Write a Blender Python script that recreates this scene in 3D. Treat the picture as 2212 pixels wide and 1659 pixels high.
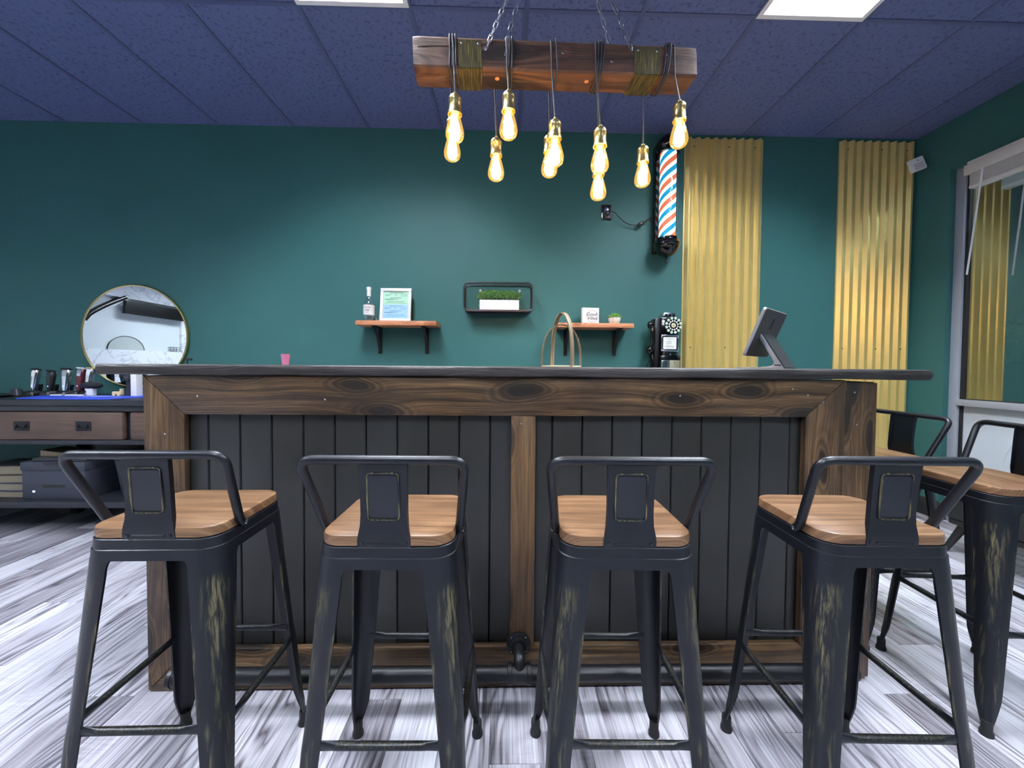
import bpy, bmesh, math, random
from mathutils import Vector, Matrix, Euler

for _o in list(bpy.data.objects):
    bpy.data.objects.remove(_o, do_unlink=True)
SC = bpy.context.scene
COL = SC.collection
PI = math.pi
RND = random.Random(7)

# ------------------------------------------------------------------ camera
CAM_H = 1.14
F_PX, IMG_W, IMG_H = 835.0, 2212.0, 1659.0
cam_d = bpy.data.cameras.new('camera')
cam = bpy.data.objects.new('camera', cam_d)
COL.objects.link(cam)
cam_d.sensor_fit = 'HORIZONTAL'
cam_d.sensor_width = 36.0
cam_d.lens = F_PX / IMG_W * 36.0
cam_d.shift_y = -(829.5 - 812.0) / IMG_W
cam_d.clip_start = 0.02
cam_d.clip_end = 200
_R = Matrix.Rotation(-math.radians(1.3), 3, 'Z') @ Matrix.Rotation(PI / 2 - 0.0262, 3, 'X') @ Matrix.Rotation(0.0075, 3, 'Z')
cam.matrix_world = Matrix.Translation((0, 0, CAM_H)) @ _R.to_4x4()
SC.camera = cam

# ------------------------------------------------------------------ world, exposure, lamp strengths
w = bpy.data.worlds.new('night')
SC.world = w
w.use_nodes = True
w.node_tree.nodes['Background'].inputs[0].default_value = (0.010, 0.014, 0.030, 1)
w.node_tree.nodes['Background'].inputs[1].default_value = 0.6
SC.view_settings.view_transform = 'Standard'
SC.view_settings.look = 'None'
SC.view_settings.gamma = 1
SC.view_settings.use_curve_mapping = False
SC.view_settings.exposure = 0.12
TROFFER_EMIT = 265.0
BULB_EMIT = 100.0
POLE_EMIT = 1.25
LIGHT_COL = (0.86, 0.92, 1.0)

# room dimensions (metres)
WALL_Y, WALL_R, WALL_L, WALL_F, CEIL = 3.09, 3.317, -6.0, -4.2, 2.984

# ------------------------------------------------------------------ helpers: colour and nodes
def lin(c):
    c = c / 255.0
    return c / 12.92 if c <= 0.04045 else ((c + 0.055) / 1.055) ** 2.4
def rgb(r, g, b):
    return (lin(r), lin(g), lin(b), 1.0)
def nd(t, typ, ins=None, **props):
    n = t.nodes.new(typ)
    for k, v in props.items():
        setattr(n, k, v)
    for k, v in (ins or {}).items():
        s = n.inputs[k]
        if isinstance(v, bpy.types.NodeSocket):
            t.links.new(v, s)
        else:
            s.default_value = v
    return n
def mth(t, op, a, b=0.0, c=0.0, clamp=False):
    n = nd(t, 'ShaderNodeMath', {0: a, 1: b, 2: c}, operation=op)
    n.use_clamp = clamp
    return n.outputs[0]
def mixc(t, f, a, b, mode='MIX'):
    n = t.nodes.new('ShaderNodeMix')
    n.data_type = 'RGBA'
    n.blend_type = mode
    for s, v in ((n.inputs[0], f), (n.inputs[6], a), (n.inputs[7], b)):
        if isinstance(v, bpy.types.NodeSocket):
            t.links.new(v, s)
        else:
            s.default_value = v
    return n.outputs[2]
def ramp(t, f, stops):
    n = nd(t, 'ShaderNodeValToRGB', {0: f})
    e = n.color_ramp.elements
    while len(e) < len(stops):
        e.new(0.5)
    for i, (p, c) in enumerate(stops):
        e[i].position = p
        e[i].color = c
    return n.outputs[0]
def vmul(t, v, s):
    return nd(t, 'ShaderNodeVectorMath', {0: v, 1: s}, operation='MULTIPLY').outputs[0]
def vadd(t, v, s):
    return nd(t, 'ShaderNodeVectorMath', {0: v, 1: s}, operation='ADD').outputs[0]
def noise(t, v, scale=1.0, detail=3.0, rough=0.55, dist=0.0):
    return nd(t, 'ShaderNodeTexNoise', {'Vector': v, 'Scale': scale, 'Detail': detail, 'Roughness': rough, 'Distortion': dist}).outputs['Fac']
def newmat(name):
    m = bpy.data.materials.new(name)
    m.use_nodes = True
    t = m.node_tree
    return m, t, t.nodes['Principled BSDF']
def setp(t, b, **kw):
    names = dict(col='Base Color', rough='Roughness', metal='Metallic', normal='Normal', emit='Emission Color',
                 estr='Emission Strength', spec='Specular IOR Level', coat='Coat Weight', alpha='Alpha', trans='Transmission Weight', ior='IOR', crough='Coat Roughness')
    for k, v in kw.items():
        s = b.inputs[names[k]]
        if isinstance(v, bpy.types.NodeSocket):
            t.links.new(v, s)
        else:
            s.default_value = v
def objco(t):
    return t.nodes.new('ShaderNodeTexCoord').outputs['Object']
def bump(t, h, strength=0.3, dist=0.01):
    return nd(t, 'ShaderNodeBump', {'Height': h, 'Strength': strength, 'Distance': dist}).outputs[0]
def plain(name, col, rough=0.5, metal=0.0, spec=0.5, var=0.06, nscale=30.0, bmp=0.0, coat=0.0):
    """procedural paint / plastic / metal: colour with a little mottling and relief"""
    m, t, b = newmat(name)
    co = objco(t)
    n = noise(t, co, nscale, 3)
    dark = tuple(c * (1 - var) for c in col[:3]) + (1,)
    lite = tuple(min(1, c * (1 + var)) for c in col[:3]) + (1,)
    setp(t, b, col=mixc(t, n, dark, lite), rough=rough, metal=metal, spec=spec, coat=coat)
    if bmp:
        setp(t, b, normal=bump(t, n, bmp, 0.002))
    return m
def emitter(name, col, strength):
    m, t, b = newmat(name)
    setp(t, b, col=(0.8, 0.8, 0.8, 1), emit=tuple(col) + (1,), estr=strength, rough=0.5)
    return m
def sheet_glass(name, tint, gloss, rough=0.02, gtint=(1, 1, 1, 1)):
    """thin glass: part of the light passes straight through, part is mirrored"""
    m = bpy.data.materials.new(name)
    m.use_nodes = True
    t = m.node_tree
    t.nodes.clear()
    tr = nd(t, 'ShaderNodeBsdfTransparent', {0: tint})
    gl = nd(t, 'ShaderNodeBsdfGlossy', {0: gtint, 1: rough})
    mx = nd(t, 'ShaderNodeMixShader', {0: gloss, 1: tr.outputs[0], 2: gl.outputs[0]})
    o = nd(t, 'ShaderNodeOutputMaterial', {0: mx.outputs[0]})
    return m

def wood(name, cols, axis='X', across='Z', rough=0.5, ring=40.0, warp=5.0, fine=0.35, knot=0.0, kscale=(3.0, 7.0), blotch=0.3, bmp=0.25, spec=0.4, seed=0.0, coat=0.0, metal=0.0, contrast=2.0):
    """sawn timber: growth rings bending round knots, fine pores, stain blotches"""
    m, t, b = newmat(name)
    co = objco(t)
    rnd = t.nodes.new('ShaderNodeObjectInfo').outputs['Random']
    off = mth(t, 'MULTIPLY_ADD', rnd, 37.0, seed)
    sep = nd(t, 'ShaderNodeSeparateXYZ', {0: co})
    ix = {'X': 0, 'Y': 1, 'Z': 2}
    u = mth(t, 'ADD', sep.outputs[ix[axis]], off)
    v = sep.outputs[ix[across]]
    third = [a for a in 'XYZ' if a not in (axis, across)][0]
    v2 = mth(t, 'MULTIPLY_ADD', sep.outputs[ix[third]], 0.8, v)
    uv = nd(t, 'ShaderNodeCombineXYZ', {0: u, 1: v2, 2: 0.0}).outputs[0]
    wn = noise(t, vmul(t, uv, (1.8, 7.0, 1)), 1.0, 2)
    vw = mth(t, 'MULTIPLY_ADD', mth(t, 'SUBTRACT', wn, 0.5), warp * 0.012, v2)
    if knot:
        kv = nd(t, 'ShaderNodeVectorMath', {0: vmul(t, uv, (kscale[0], kscale[1], 1)), 1: nd(t, 'ShaderNodeCombineXYZ', {0: mth(t, 'MULTIPLY', wn, 0.5), 1: mth(t, 'MULTIPLY', wn, 0.35), 2: 0.0}).outputs[0]}, operation='ADD').outputs[0]
        vo = nd(t, 'ShaderNodeTexVoronoi', {'Vector': kv, 'Scale': 1.0, 'Randomness': 1.0}, voronoi_dimensions='2D')
        d = vo.outputs['Distance']
        kn = mth(t, 'EXPONENT', mth(t, 'MULTIPLY', mth(t, 'MULTIPLY', d, d), -11.0))
        vw = mth(t, 'MULTIPLY_ADD', kn, 0.022, vw)
    uw = nd(t, 'ShaderNodeCombineXYZ', {0: u, 1: vw, 2: 0.0}).outputs[0]
    s1 = noise(t, vmul(t, uw, (0.9, ring * 0.9, 1)), 1.0, 3, 0.6)
    s2 = noise(t, vmul(t, uw, (5.0, 230.0, 1)), 1.0, 3, 0.6)
    fac = mth(t, 'ADD', mth(t, 'MULTIPLY', s1, 1 - fine), mth(t, 'MULTIPLY', s2, fine))
    fac = mth(t, 'MULTIPLY_ADD', mth(t, 'SUBTRACT', fac, 0.5), contrast, 0.5)
    if knot:
        rgs = mth(t, 'MULTIPLY_ADD', mth(t, 'SINE', mth(t, 'MULTIPLY', mth(t, 'ADD', d, mth(t, 'MULTIPLY', wn, 0.25)), 6.2832 * knot * 3.2)), 0.32, 0.5)
        wk = nd(t, 'ShaderNodeMapRange', {0: kn, 1: 0.25, 2: 0.75, 3: 0.0, 4: 0.75}).outputs[0]
        fac = mth(t, 'ADD', mth(t, 'MULTIPLY', fac, mth(t, 'SUBTRACT', 1.0, wk)), mth(t, 'MULTIPLY', rgs, wk))
    c = ramp(t, fac, [(0.18, cols[0]), (0.5, cols[1]), (0.82, cols[2])])
    bl = noise(t, vmul(t, uv, (3.0, 6.5, 1)), 1.0, 4, 0.6)
    blf = mth(t, 'MULTIPLY', nd(t, 'ShaderNodeMapRange', {0: bl, 1: 0.42, 2: 0.68, 3: 0.0, 4: 1.0}).outputs[0], blotch)
    c = mixc(t, blf, c, cols[3] if len(cols) > 3 else cols[0])
    if knot:
        cl = mth(t, 'MULTIPLY', mth(t, 'POWER', kn, 2.0), mth(t, 'MULTIPLY', noise(t, vmul(t, uv, (9.0, 14.0, 1)), 1.0, 3), 1.3), clamp=True)
        c = mixc(t, cl, c, cols[3])
        kc = nd(t, 'ShaderNodeMapRange', {0: d, 1: 0.10, 2: 0.20, 3: 0.85, 4: 0.0}).outputs[0]
        c = mixc(t, kc, c, cols[4] if len(cols) > 4 else cols[0])
    setp(t, b, col=c, rough=rough, spec=spec, coat=coat, metal=metal, normal=bump(t, fac, bmp, 0.003))
    return m

# ------------------------------------------------------------------ helpers: meshes
def fillet(pts, rad, seg=6):
    """round the inner corners of a polyline"""
    pts = [Vector(p) for p in pts]
    out = [pts[0]]
    for i in range(1, len(pts) - 1):
        p = pts[i]
        a = (pts[i - 1] - p)
        b = (pts[i + 1] - p)
        r = min(rad, a.length * 0.49, b.length * 0.49)
        a = p + a.normalized() * r
        b = p + b.normalized() * r
        for k in range(seg + 1):
            s = k / seg
            out.append((1 - s) ** 2 * a + 2 * s * (1 - s) * p + s * s * b)
    out.append(pts[-1])
    return out
def rr(hx, hy, r, n=5, cx=0.0, cy=0.0):
    """rounded rectangle outline, counter-clockwise"""
    o = []
    for sx, sy, a0 in ((1, 1, 0), (-1, 1, PI / 2), (-1, -1, PI), (1, -1, 1.5 * PI)):
        for k in range(n + 1):
            a = a0 + PI / 2 * k / n
            o.append((cx + sx * (hx - r) + r * math.cos(a), cy + sy * (hy - r) + r * math.sin(a)))
    return o
class MB:
    def __init__(self):
        self.v, self.f, self.attr = [], [], {}
    def add(self, vs, fs):
        o = len(self.v)
        self.v += [tuple(p) for p in vs]
        self.f += [tuple(i + o for i in f) for f in fs]
        return o
    def box(self, x0, x1, y0, y1, z0, z1):
        self.add([(x0, y0, z0), (x1, y0, z0), (x1, y1, z0), (x0, y1, z0), (x0, y0, z1), (x1, y0, z1), (x1, y1, z1), (x0, y1, z1)],
                 [(0, 3, 2, 1), (4, 5, 6, 7), (0, 1, 5, 4), (1, 2, 6, 5), (2, 3, 7, 6), (3, 0, 4, 7)])
        return self
    def loft(self, loops, cap0=True, cap1=True, closed=True):
        n = len(loops[0])
        o = len(self.v)
        for l in loops:
            self.v += [tuple(p) for p in l]
        for i in range(len(loops) - 1):
            for k in range(n if closed else n - 1):
                a, b = o + i * n + k, o + i * n + (k + 1) % n
                self.f.append((a, b, b + n, a + n))
        if cap0:
            self.f.append(tuple(o + k for k in reversed(range(n))))
        if cap1:
            e = o + (len(loops) - 1) * n
            self.f.append(tuple(e + k for k in range(n)))
        return self
    def prism(self, poly, axis, a, b):
        """extrude a 2-D polygon along an axis"""
        def p3(p, h):
            return {'Z': (p[0], p[1], h), 'Y': (p[0], h, p[1]), 'X': (h, p[0], p[1])}[axis]
        self.loft([[p3(p, a) for p in poly], [p3(p, b) for p in poly]])
        return self
    def tube(self, path, r, n=8, closed=False, up=None, caps=True):
        P = [Vector(p) for p in path]
        m = len(P)
        T = []
        for i in range(m):
            if closed:
                d = P[(i + 1) % m] - P[i - 1]
            else:
                d = P[min(i + 1, m - 1)] - P[max(i - 1, 0)]
            T.append(d.normalized() if d.length > 1e-9 else Vector((0, 0, 1)))
        u = Vector(up) if up else (Vector((0, 0, 1)) if abs(T[0].z) < 0.9 else Vector((1, 0, 0)))
        nrm = (u - T[0] * u.dot(T[0])).normalized()
        loops = []
        for i in range(m):
            if up:
                nrm = (Vector(up) - T[i] * Vector(up).dot(T[i])).normalized()
            else:
                nrm = (nrm - T[i] * nrm.dot(T[i])).normalized()
            bi = T[i].cross(nrm)
            ri = r[i] if isinstance(r, (list, tuple)) and isinstance(r[0], (list, tuple)) else None
            if ri is None:
                q = r[i] if isinstance(r, (list, tuple)) else r
                ra = rb = q
            else:
                ra, rb = ri
            loops.append([P[i] + nrm * ra * math.cos(2 * PI * k / n) + bi * rb * math.sin(2 * PI * k / n) for k in range(n)])
        if closed:
            loops.append(loops[0])
            self.loft(loops, False, False)
        else:
            self.loft(loops, caps, caps)
        return self
    def cyl(self, p0, p1, r0, r1=None, n=16):
        return self.tube([p0, p1], [r0, r0 if r1 is None else r1], n)
    def lathe(self, prof, n=24, c=(0, 0, 0), axis='Z', a0=0.0, cap=True):
        loops = []
        for r, h in prof:
            l = []
            for k in range(n):
                a = a0 + 2 * PI * k / n
                x, y = r * math.cos(a), r * math.sin(a)
                if axis == 'Z':
                    q = (x, y, h)
                elif axis == 'Y':
                    q = (x, h, -y)
                else:
                    q = (h, x, y)
                l.append((c[0] + q[0], c[1] + q[1], c[2] + q[2]))
            loops.append(l)
        return self.loft(loops, cap, cap)
    def sph(self, c, r, n=12, m=8):
        rx, ry, rz = r if isinstance(r, (tuple, list)) else (r, r, r)
        loops = []
        for i in range(1, m):
            a = PI * i / m
            loops.append([(c[0] + rx * math.sin(a) * math.cos(2 * PI * k / n), c[1] + ry * math.sin(a) * math.sin(2 * PI * k / n), c[2] - rz * math.cos(a)) for k in range(n)])
        return self.loft(loops)
    def xf(self, M, start=0):
        self.v[start:] = [tuple(M @ Vector(p)) for p in self.v[start:]]
        return self
    def mesh(self, name, mat, bevel=0.0, seg=2, smooth=35.0):
        me = bpy.data.meshes.new(name)
        me.from_pydata(self.v, [], self.f)
        for an, vals in self.attr.items():
            at = me.attributes.new(an, 'FLOAT', 'POINT')
            vals = list(vals) + [0.0] * (len(self.v) - len(vals))
            at.data.foreach_set('value', vals)
        bm = bmesh.new()
        bm.from_mesh(me)
        bmesh.ops.recalc_face_normals(bm, faces=bm.faces)
        if bevel:
            es = [e for e in bm.edges if len(e.link_faces) == 2 and e.calc_face_angle(0) > 0.6]
            bmesh.ops.bevel(bm, geom=es, offset=bevel, segments=seg, profile=0.5, affect='EDGES', clamp_overlap=True)
        bm.to_mesh(me)
        bm.free()
        if smooth:
            me.polygons.foreach_set('use_smooth', [True] * len(me.polygons))
            me.set_sharp_from_angle(angle=math.radians(smooth))
        me.materials.append(mat)
        return me
    def build(self, name, mat, parent=None, loc=(0, 0, 0), rot=(0, 0, 0), **kw):
        return mk(name, self.mesh(name, mat, **kw), parent, loc, rot)
def mk(name, me, parent=None, loc=(0, 0, 0), rot=(0, 0, 0)):
    o = bpy.data.objects.new(name, me)
    COL.objects.link(o)
    o.parent = parent
    o.location = loc
    o.rotation_euler = rot
    return o
def tag(o, label=None, cat=None, group=None, kind=None):
    for k, v in (('label', label), ('category', cat), ('group', group), ('kind', kind)):
        if v:
            o[k] = v
    return o
def thing(name, label, cat, loc=(0, 0, 0), rz=0.0, group=None):
    o = mk(name, None, None, loc, (0, 0, rz))
    o.empty_display_size = 0.1
    return tag(o, label, cat, group)
def struct(o):
    o['kind'] = 'structure'
    return o
def copy_tree(o, parent=None):
    c = o.copy()
    COL.objects.link(c)
    c.parent = parent
    for ch in list(o.children):
        copy_tree(ch, c)
    return c
def box(name, mat, x0, x1, y0, y1, z0, z1, parent=None, bevel=0.0, **kw):
    return MB().box(x0, x1, y0, y1, z0, z1).build(name, mat, parent, bevel=bevel, **kw)
def text_mesh(name, s, size, mat, parent, loc, rot, shear=0.0, bold=0.0, depth=0.0006, align='CENTER', spacing=1.0):
    cu = bpy.data.curves.new('lettering', 'FONT')
    cu.body = s
    cu.size = size
    cu.align_x = align
    cu.align_y = 'CENTER'
    cu.shear = shear
    cu.offset = bold
    cu.extrude = depth
    cu.space_line = spacing
    cu.resolution_u = 4
    ob = bpy.data.objects.new('lettering_tmp', cu)
    COL.objects.link(ob)
    bpy.context.view_layer.update()
    me = bpy.data.meshes.new_from_object(ob.evaluated_get(bpy.context.evaluated_depsgraph_get()))
    bpy.data.objects.remove(ob, do_unlink=True)
    bpy.data.curves.remove(cu)
    me.name = name
    me.materials.clear()
    me.materials.append(mat)
    return mk(name, me, parent, loc, rot)
FACE = (PI / 2, 0, 0)      # lettering that faces the camera side (-Y)

# ------------------------------------------------------------------ materials of the room
def make_wall_paint():
    m, t, b = newmat('teal_wall_paint')
    co = objco(t)
    n1 = noise(t, co, 1.4, 3)
    n2 = noise(t, co, 160.0, 2)
    c = mixc(t, n1, rgb(46, 94, 92), rgb(54, 104, 102))
    setp(t, b, col=c, rough=0.55, spec=0.35, normal=bump(t, n2, 0.12, 0.002))
    return m
def make_hazed_ceiling():
    m, t, b = newmat('haze_lifted_ceiling_tile')
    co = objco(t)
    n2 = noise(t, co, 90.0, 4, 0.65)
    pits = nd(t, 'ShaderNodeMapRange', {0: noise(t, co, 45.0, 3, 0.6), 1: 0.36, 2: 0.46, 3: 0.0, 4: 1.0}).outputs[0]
    c = mixc(t, n2, rgb(88, 99, 140), rgb(102, 113, 156))  # black tile lightened to blue: lens haze put into the colour
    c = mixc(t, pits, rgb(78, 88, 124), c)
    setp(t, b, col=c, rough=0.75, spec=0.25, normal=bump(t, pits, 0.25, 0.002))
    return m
def make_plank():
    """grey weathered vinyl plank: each plank shifts its grain and tone by its own random value"""
    m, t, b = newmat('weathered_grey_plank')
    co = objco(t)
    rnd = t.nodes.new('ShaderNodeObjectInfo').outputs['Random']
    off = nd(t, 'ShaderNodeCombineXYZ', {0: mth(t, 'MULTIPLY', rnd, 91.0), 1: mth(t, 'MULTIPLY', rnd, 53.0), 2: 0.0}).outputs[0]
    p = vadd(t, co, off)
    sep = nd(t, 'ShaderNodeSeparateXYZ', {0: p})
    wn = noise(t, vmul(t, p, (5.0, 0.9, 1)), 1.0, 3)
    ph = mth(t, 'MULTIPLY_ADD', sep.outputs[0], 34.0, mth(t, 'MULTIPLY', wn, 13.0))
    rg = mth(t, 'MULTIPLY_ADD', mth(t, 'SINE', mth(t, 'MULTIPLY', ph, 6.2832)), 0.5, 0.5)
    rg = mth(t, 'POWER', rg, 0.32)
    fine = noise(t, vmul(t, p, (170.0, 3.0, 1)), 1.0, 4, 0.65)
    band = noise(t, vmul(t, p, (46.0, 1.1, 1)), 1.0, 4, 0.7)
    saw = noise(t, vmul(t, p, (14.0, 95.0, 1)), 1.0, 2)
    sawm = nd(t, 'ShaderNodeMapRange', {0: noise(t, vmul(t, p, (7.0, 3.0, 1)), 1.0, 1), 1: 0.55, 2: 0.68, 3: 0.0, 4: 0.22}).outputs[0]
    soft = nd(t, 'ShaderNodeMapRange', {0: noise(t, vmul(t, p, (9.0, 1.6, 1)), 1.0, 2), 1: 0.42, 2: 0.62, 3: 0.0, 4: 1.0}).outputs[0]
    ringamt = mth(t, 'MULTIPLY', soft, 0.55)
    f = mth(t, 'MULTIPLY_ADD', mth(t, 'SUBTRACT', fine, 0.5), 0.66, mth(t, 'MULTIPLY_ADD', mth(t, 'SUBTRACT', band, 0.5), 0.34, 0.62))
    f = mth(t, 'SUBTRACT', f, mth(t, 'MULTIPLY', mth(t, 'SUBTRACT', 1.0, rg), ringamt))
    f = mth(t, 'ADD', f, mth(t, 'MULTIPLY', mth(t, 'SUBTRACT', saw, 0.5), sawm))
    f = mth(t, 'ADD', f, mth(t, 'MULTIPLY', mth(t, 'SUBTRACT', rnd, 0.55), 0.34))
    c = ramp(t, f, [(0.15, rgb(78, 77, 86)), (0.40, rgb(134, 132, 142)), (0.60, rgb(184, 185, 196)), (0.80, rgb(222, 226, 238))])
    warm = mixc(t, noise(t, vmul(t, p, (2.0, 0.6, 1)), 1.0, 1), (1, 1, 1, 1), (1.0, 0.93, 0.9, 1))
    c = mixc(t, 1.0, c, warm, 'MULTIPLY')
    setp(t, b, col=c, rough=0.42, spec=0.4, normal=bump(t, f, 0.12, 0.002))
    return m
M_WALL, M_CEIL, M_PLANK = make_wall_paint(), make_hazed_ceiling(), make_plank()
M_TBAR = plain('dark_ceiling_grid', rgb(78, 88, 126), 0.55)  # black bars share the tiles' haze-lifted blue
M_LIGHTWALL = plain('pale_grey_wall', rgb(205, 212, 214), 0.6, var=0.02)
M_BLACKTRIM = plain('black_baseboard', rgb(28, 28, 30), 0.45)
M_WHITE = plain('white_enamel', rgb(235, 237, 240), 0.35, var=0.02)
M_ALU = plain('pale_anodised_frame', rgb(176, 182, 196), 0.4, 0.25, var=0.04)
M_GASKET = plain('black_rubber', rgb(16, 16, 18), 0.6)
M_METAL = plain('powder_black_steel', rgb(28, 30, 37), 0.42, 0.35, var=0.12, nscale=60, bmp=0.08)
M_CHROME = plain('chrome', rgb(225, 228, 232), 0.16, 1.0, var=0.02)
M_BLACKPLASTIC = plain('black_plastic', rgb(20, 20, 23), 0.32, var=0.1)
M_BLACKGLOSS = plain('gloss_black', rgb(10, 10, 12), 0.12, var=0.05, coat=0.5)
M_IRON = plain('black_iron_pipe', rgb(23, 24, 28), 0.42, 0.4, var=0.15, nscale=80, bmp=0.1)
M_PAPER = plain('white_paper', rgb(240, 240, 238), 0.6, var=0.02)
M_INK = plain('black_ink', rgb(35, 35, 40), 0.7)
M_SHIPLAP = plain('charcoal_shiplap_paint', rgb(37, 37, 36), 0.42, var=0.08, nscale=14, bmp=0.03)

PINE = [rgb(44, 31, 21), rgb(84, 63, 42), rgb(124, 98, 68), rgb(33, 25, 20), rgb(22, 15, 11)]
M_PINE_H = wood('stained_pine_lengthwise', PINE, 'X', 'Z', 0.45, 46, 3.6, 0.4, 4.0, (2.6, 7.0), 0.85, 0.15, contrast=2.9)
M_PINE_V = wood('stained_pine_upright', PINE, 'Z', 'X', 0.45, 46, 3.6, 0.45, 3.5, (2.2, 7.5), 0.9, 0.15, contrast=2.9)
PINE_L = [rgb(70, 51, 33), rgb(96, 72, 48), rgb(118, 92, 63), rgb(56, 41, 30), rgb(38, 25, 17)]
M_PINE_LIGHT = wood('lighter_stained_pine', PINE_L, 'Z', 'X', 0.45, 66, 3.4, 0.5, 3.0, (2.6, 9.0), 0.45, 0.15, seed=4.0, contrast=2.8)
M_TOP = wood('dark_bar_top_wood', [rgb(20, 18, 19), rgb(42, 38, 38), rgb(66, 61, 61), rgb(30, 27, 27)], 'X', 'Z', 0.42, 60, 8.0, 0.55, 0, blotch=0.3, bmp=0.5)
M_SEAT = wood('walnut_seat_wood', [rgb(72, 49, 33), rgb(116, 86, 61), rgb(147, 116, 86), rgb(86, 62, 44)], 'X', 'Y', 0.4, 40, 4.0, 0.5, 0, blotch=0.5, bmp=0.06, contrast=2.6)
M_SHELFWOOD = wood('orange_pine_shelf', [rgb(152, 92, 62), rgb(208, 140, 102), rgb(234, 178, 136), rgb(160, 100, 70)], 'X', 'Z', 0.45, 50, 3, 0.5, 1.5, (4, 10), 0.3, 0.1)
M_BEAM = wood('aged_beam_wood', [rgb(40, 25, 19), rgb(88, 60, 46), rgb(116, 84, 66), rgb(58, 38, 29), rgb(24, 15, 11)], 'X', 'Z', 0.48, 30, 7.0, 0.35, 3.0, (1.4, 6.0), 0.4, 0.7)
M_DRAWER = wood('brown_drawer_front', [rgb(54, 41, 36), rgb(78, 61, 53), rgb(94, 75, 65), rgb(58, 45, 40)], 'X', 'Z', 0.5, 30, 3, 0.6, 0, blotch=0.4, bmp=0.05)
M_CONSOLE = plain('black_console_paint', rgb(26, 29, 36), 0.4, var=0.12, nscale=12)

# ------------------------------------------------------------------ floor: base slab and single planks
floor = struct(box('floor', M_PLANK, WALL_L, WALL_R + 0.3, WALL_F, WALL_Y + 0.2, -0.10, -0.004))
PW, PL = 0.1525, 1.22
plank_mesh = {}
def plank(length):
    k = round(length, 2)
    if k not in plank_mesh:
        plank_mesh[k] = MB().box(-PW / 2 + 0.0008, PW / 2 - 0.0008, -k / 2 + 0.0008, k / 2 - 0.0008, -0.004, 0.0).mesh('plank', M_PLANK, bevel=0.0009, seg=1, smooth=0)
    return plank_mesh[k]
x = -0.644 - PW * 26 + PW / 2
col_i = 0
while x + PW / 2 < WALL_R + 0.04:
    y = -0.35 - RND.random() * PL
    stag = (0.0, 0.40, 0.81, 0.20, 0.61, 1.02)[(col_i * 5) % 6] + RND.random() * 0.12
    y = -1.4 + stag
    while y < WALL_Y:
        y1 = min(y + PL, WALL_Y)
        if y1 > -0.2 and y1 - y > 0.05:
            mk('plank', plank(y1 - y), floor, (x, (y + y1) / 2, 0))
        y += PL
    x += PW
    col_i += 1

# ------------------------------------------------------------------ walls
struct(box('wall_back', M_WALL, WALL_L, WALL_R + 0.3, WALL_Y, WALL_Y + 0.12, -0.1, CEIL + 0.12))
struct(box('wall_left', M_LIGHTWALL, WALL_L - 0.12, WALL_L, WALL_F, WALL_Y + 0.12, -0.1, CEIL + 0.12))
struct(box('wall_front', M_WALL, WALL_L, WALL_R + 0.3, WALL_F - 0.12, WALL_F, -0.1, CEIL + 0.12))
WIN_Y1, WIN_Y0, WIN_X = 2.84, 0.75, 3.362
wr = MB().box(WALL_R, WALL_R + 0.14, WIN_Y1, WALL_Y, -0.1, CEIL + 0.05)
wr.box(WALL_R, WALL_R + 0.14, WALL_F, WIN_Y0, -0.1, CEIL + 0.05)
wr.box(WALL_R, WALL_R + 0.14, WIN_Y0, WIN_Y1, 2.62, CEIL + 0.05)
struct(wr.build('wall_right', M_WALL))
bb = MB().prism([(WALL_R - 0.016, 0), (WALL_R, 0), (WALL_R, 0.135), (WALL_R - 0.006, 0.135), (WALL_R - 0.016, 0.118)], 'Y', WIN_Y1 - 0.0, WALL_Y)
bb.box(WALL_R - 0.016, WALL_R + 0.04, WIN_Y1 - 0.016, WIN_Y1, 0, 0.12)
struct(bb.build('baseboard_right', M_BLACKTRIM, bevel=0.002))
struct(MB().prism([(WALL_Y - 0.016, 0), (WALL_Y, 0), (WALL_Y, 0.135), (WALL_Y - 0.006, 0.135), (WALL_Y - 0.016, 0.118)], 'X', WALL_L, WALL_R - 0.016).build('baseboard_back', M_BLACKTRIM, bevel=0.002))

# ------------------------------------------------------------------ ceiling: lay-in tiles between black T-bars
CW, CL = 0.576, 1.16
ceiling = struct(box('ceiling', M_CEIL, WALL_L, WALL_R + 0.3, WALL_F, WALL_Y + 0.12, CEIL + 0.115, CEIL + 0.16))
TX0, TY0 = -1.072, 2.056           # a grid crossing: far left corner of the left troffer
TROFFERS = [(-1.072, 2.056), (1.32 , 2.062), (-1.072, -0.27), (1.32, -0.27), (-3.376, 0.896), (-5.1, -0.27)]
tile_cache = {}
def ctile(lx, ly):
    k = (round(lx, 3), round(ly, 3))
    if k not in tile_cache:
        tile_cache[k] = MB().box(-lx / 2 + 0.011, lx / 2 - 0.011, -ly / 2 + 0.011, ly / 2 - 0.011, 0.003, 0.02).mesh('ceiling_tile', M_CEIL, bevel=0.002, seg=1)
    return tile_cache[k]
xs = []
k = math.floor((WALL_L - TX0) / CW)
gx = TX0 + k * CW
while gx < WALL_R + CW:
    xs.append(gx)
    gx += CW
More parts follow.
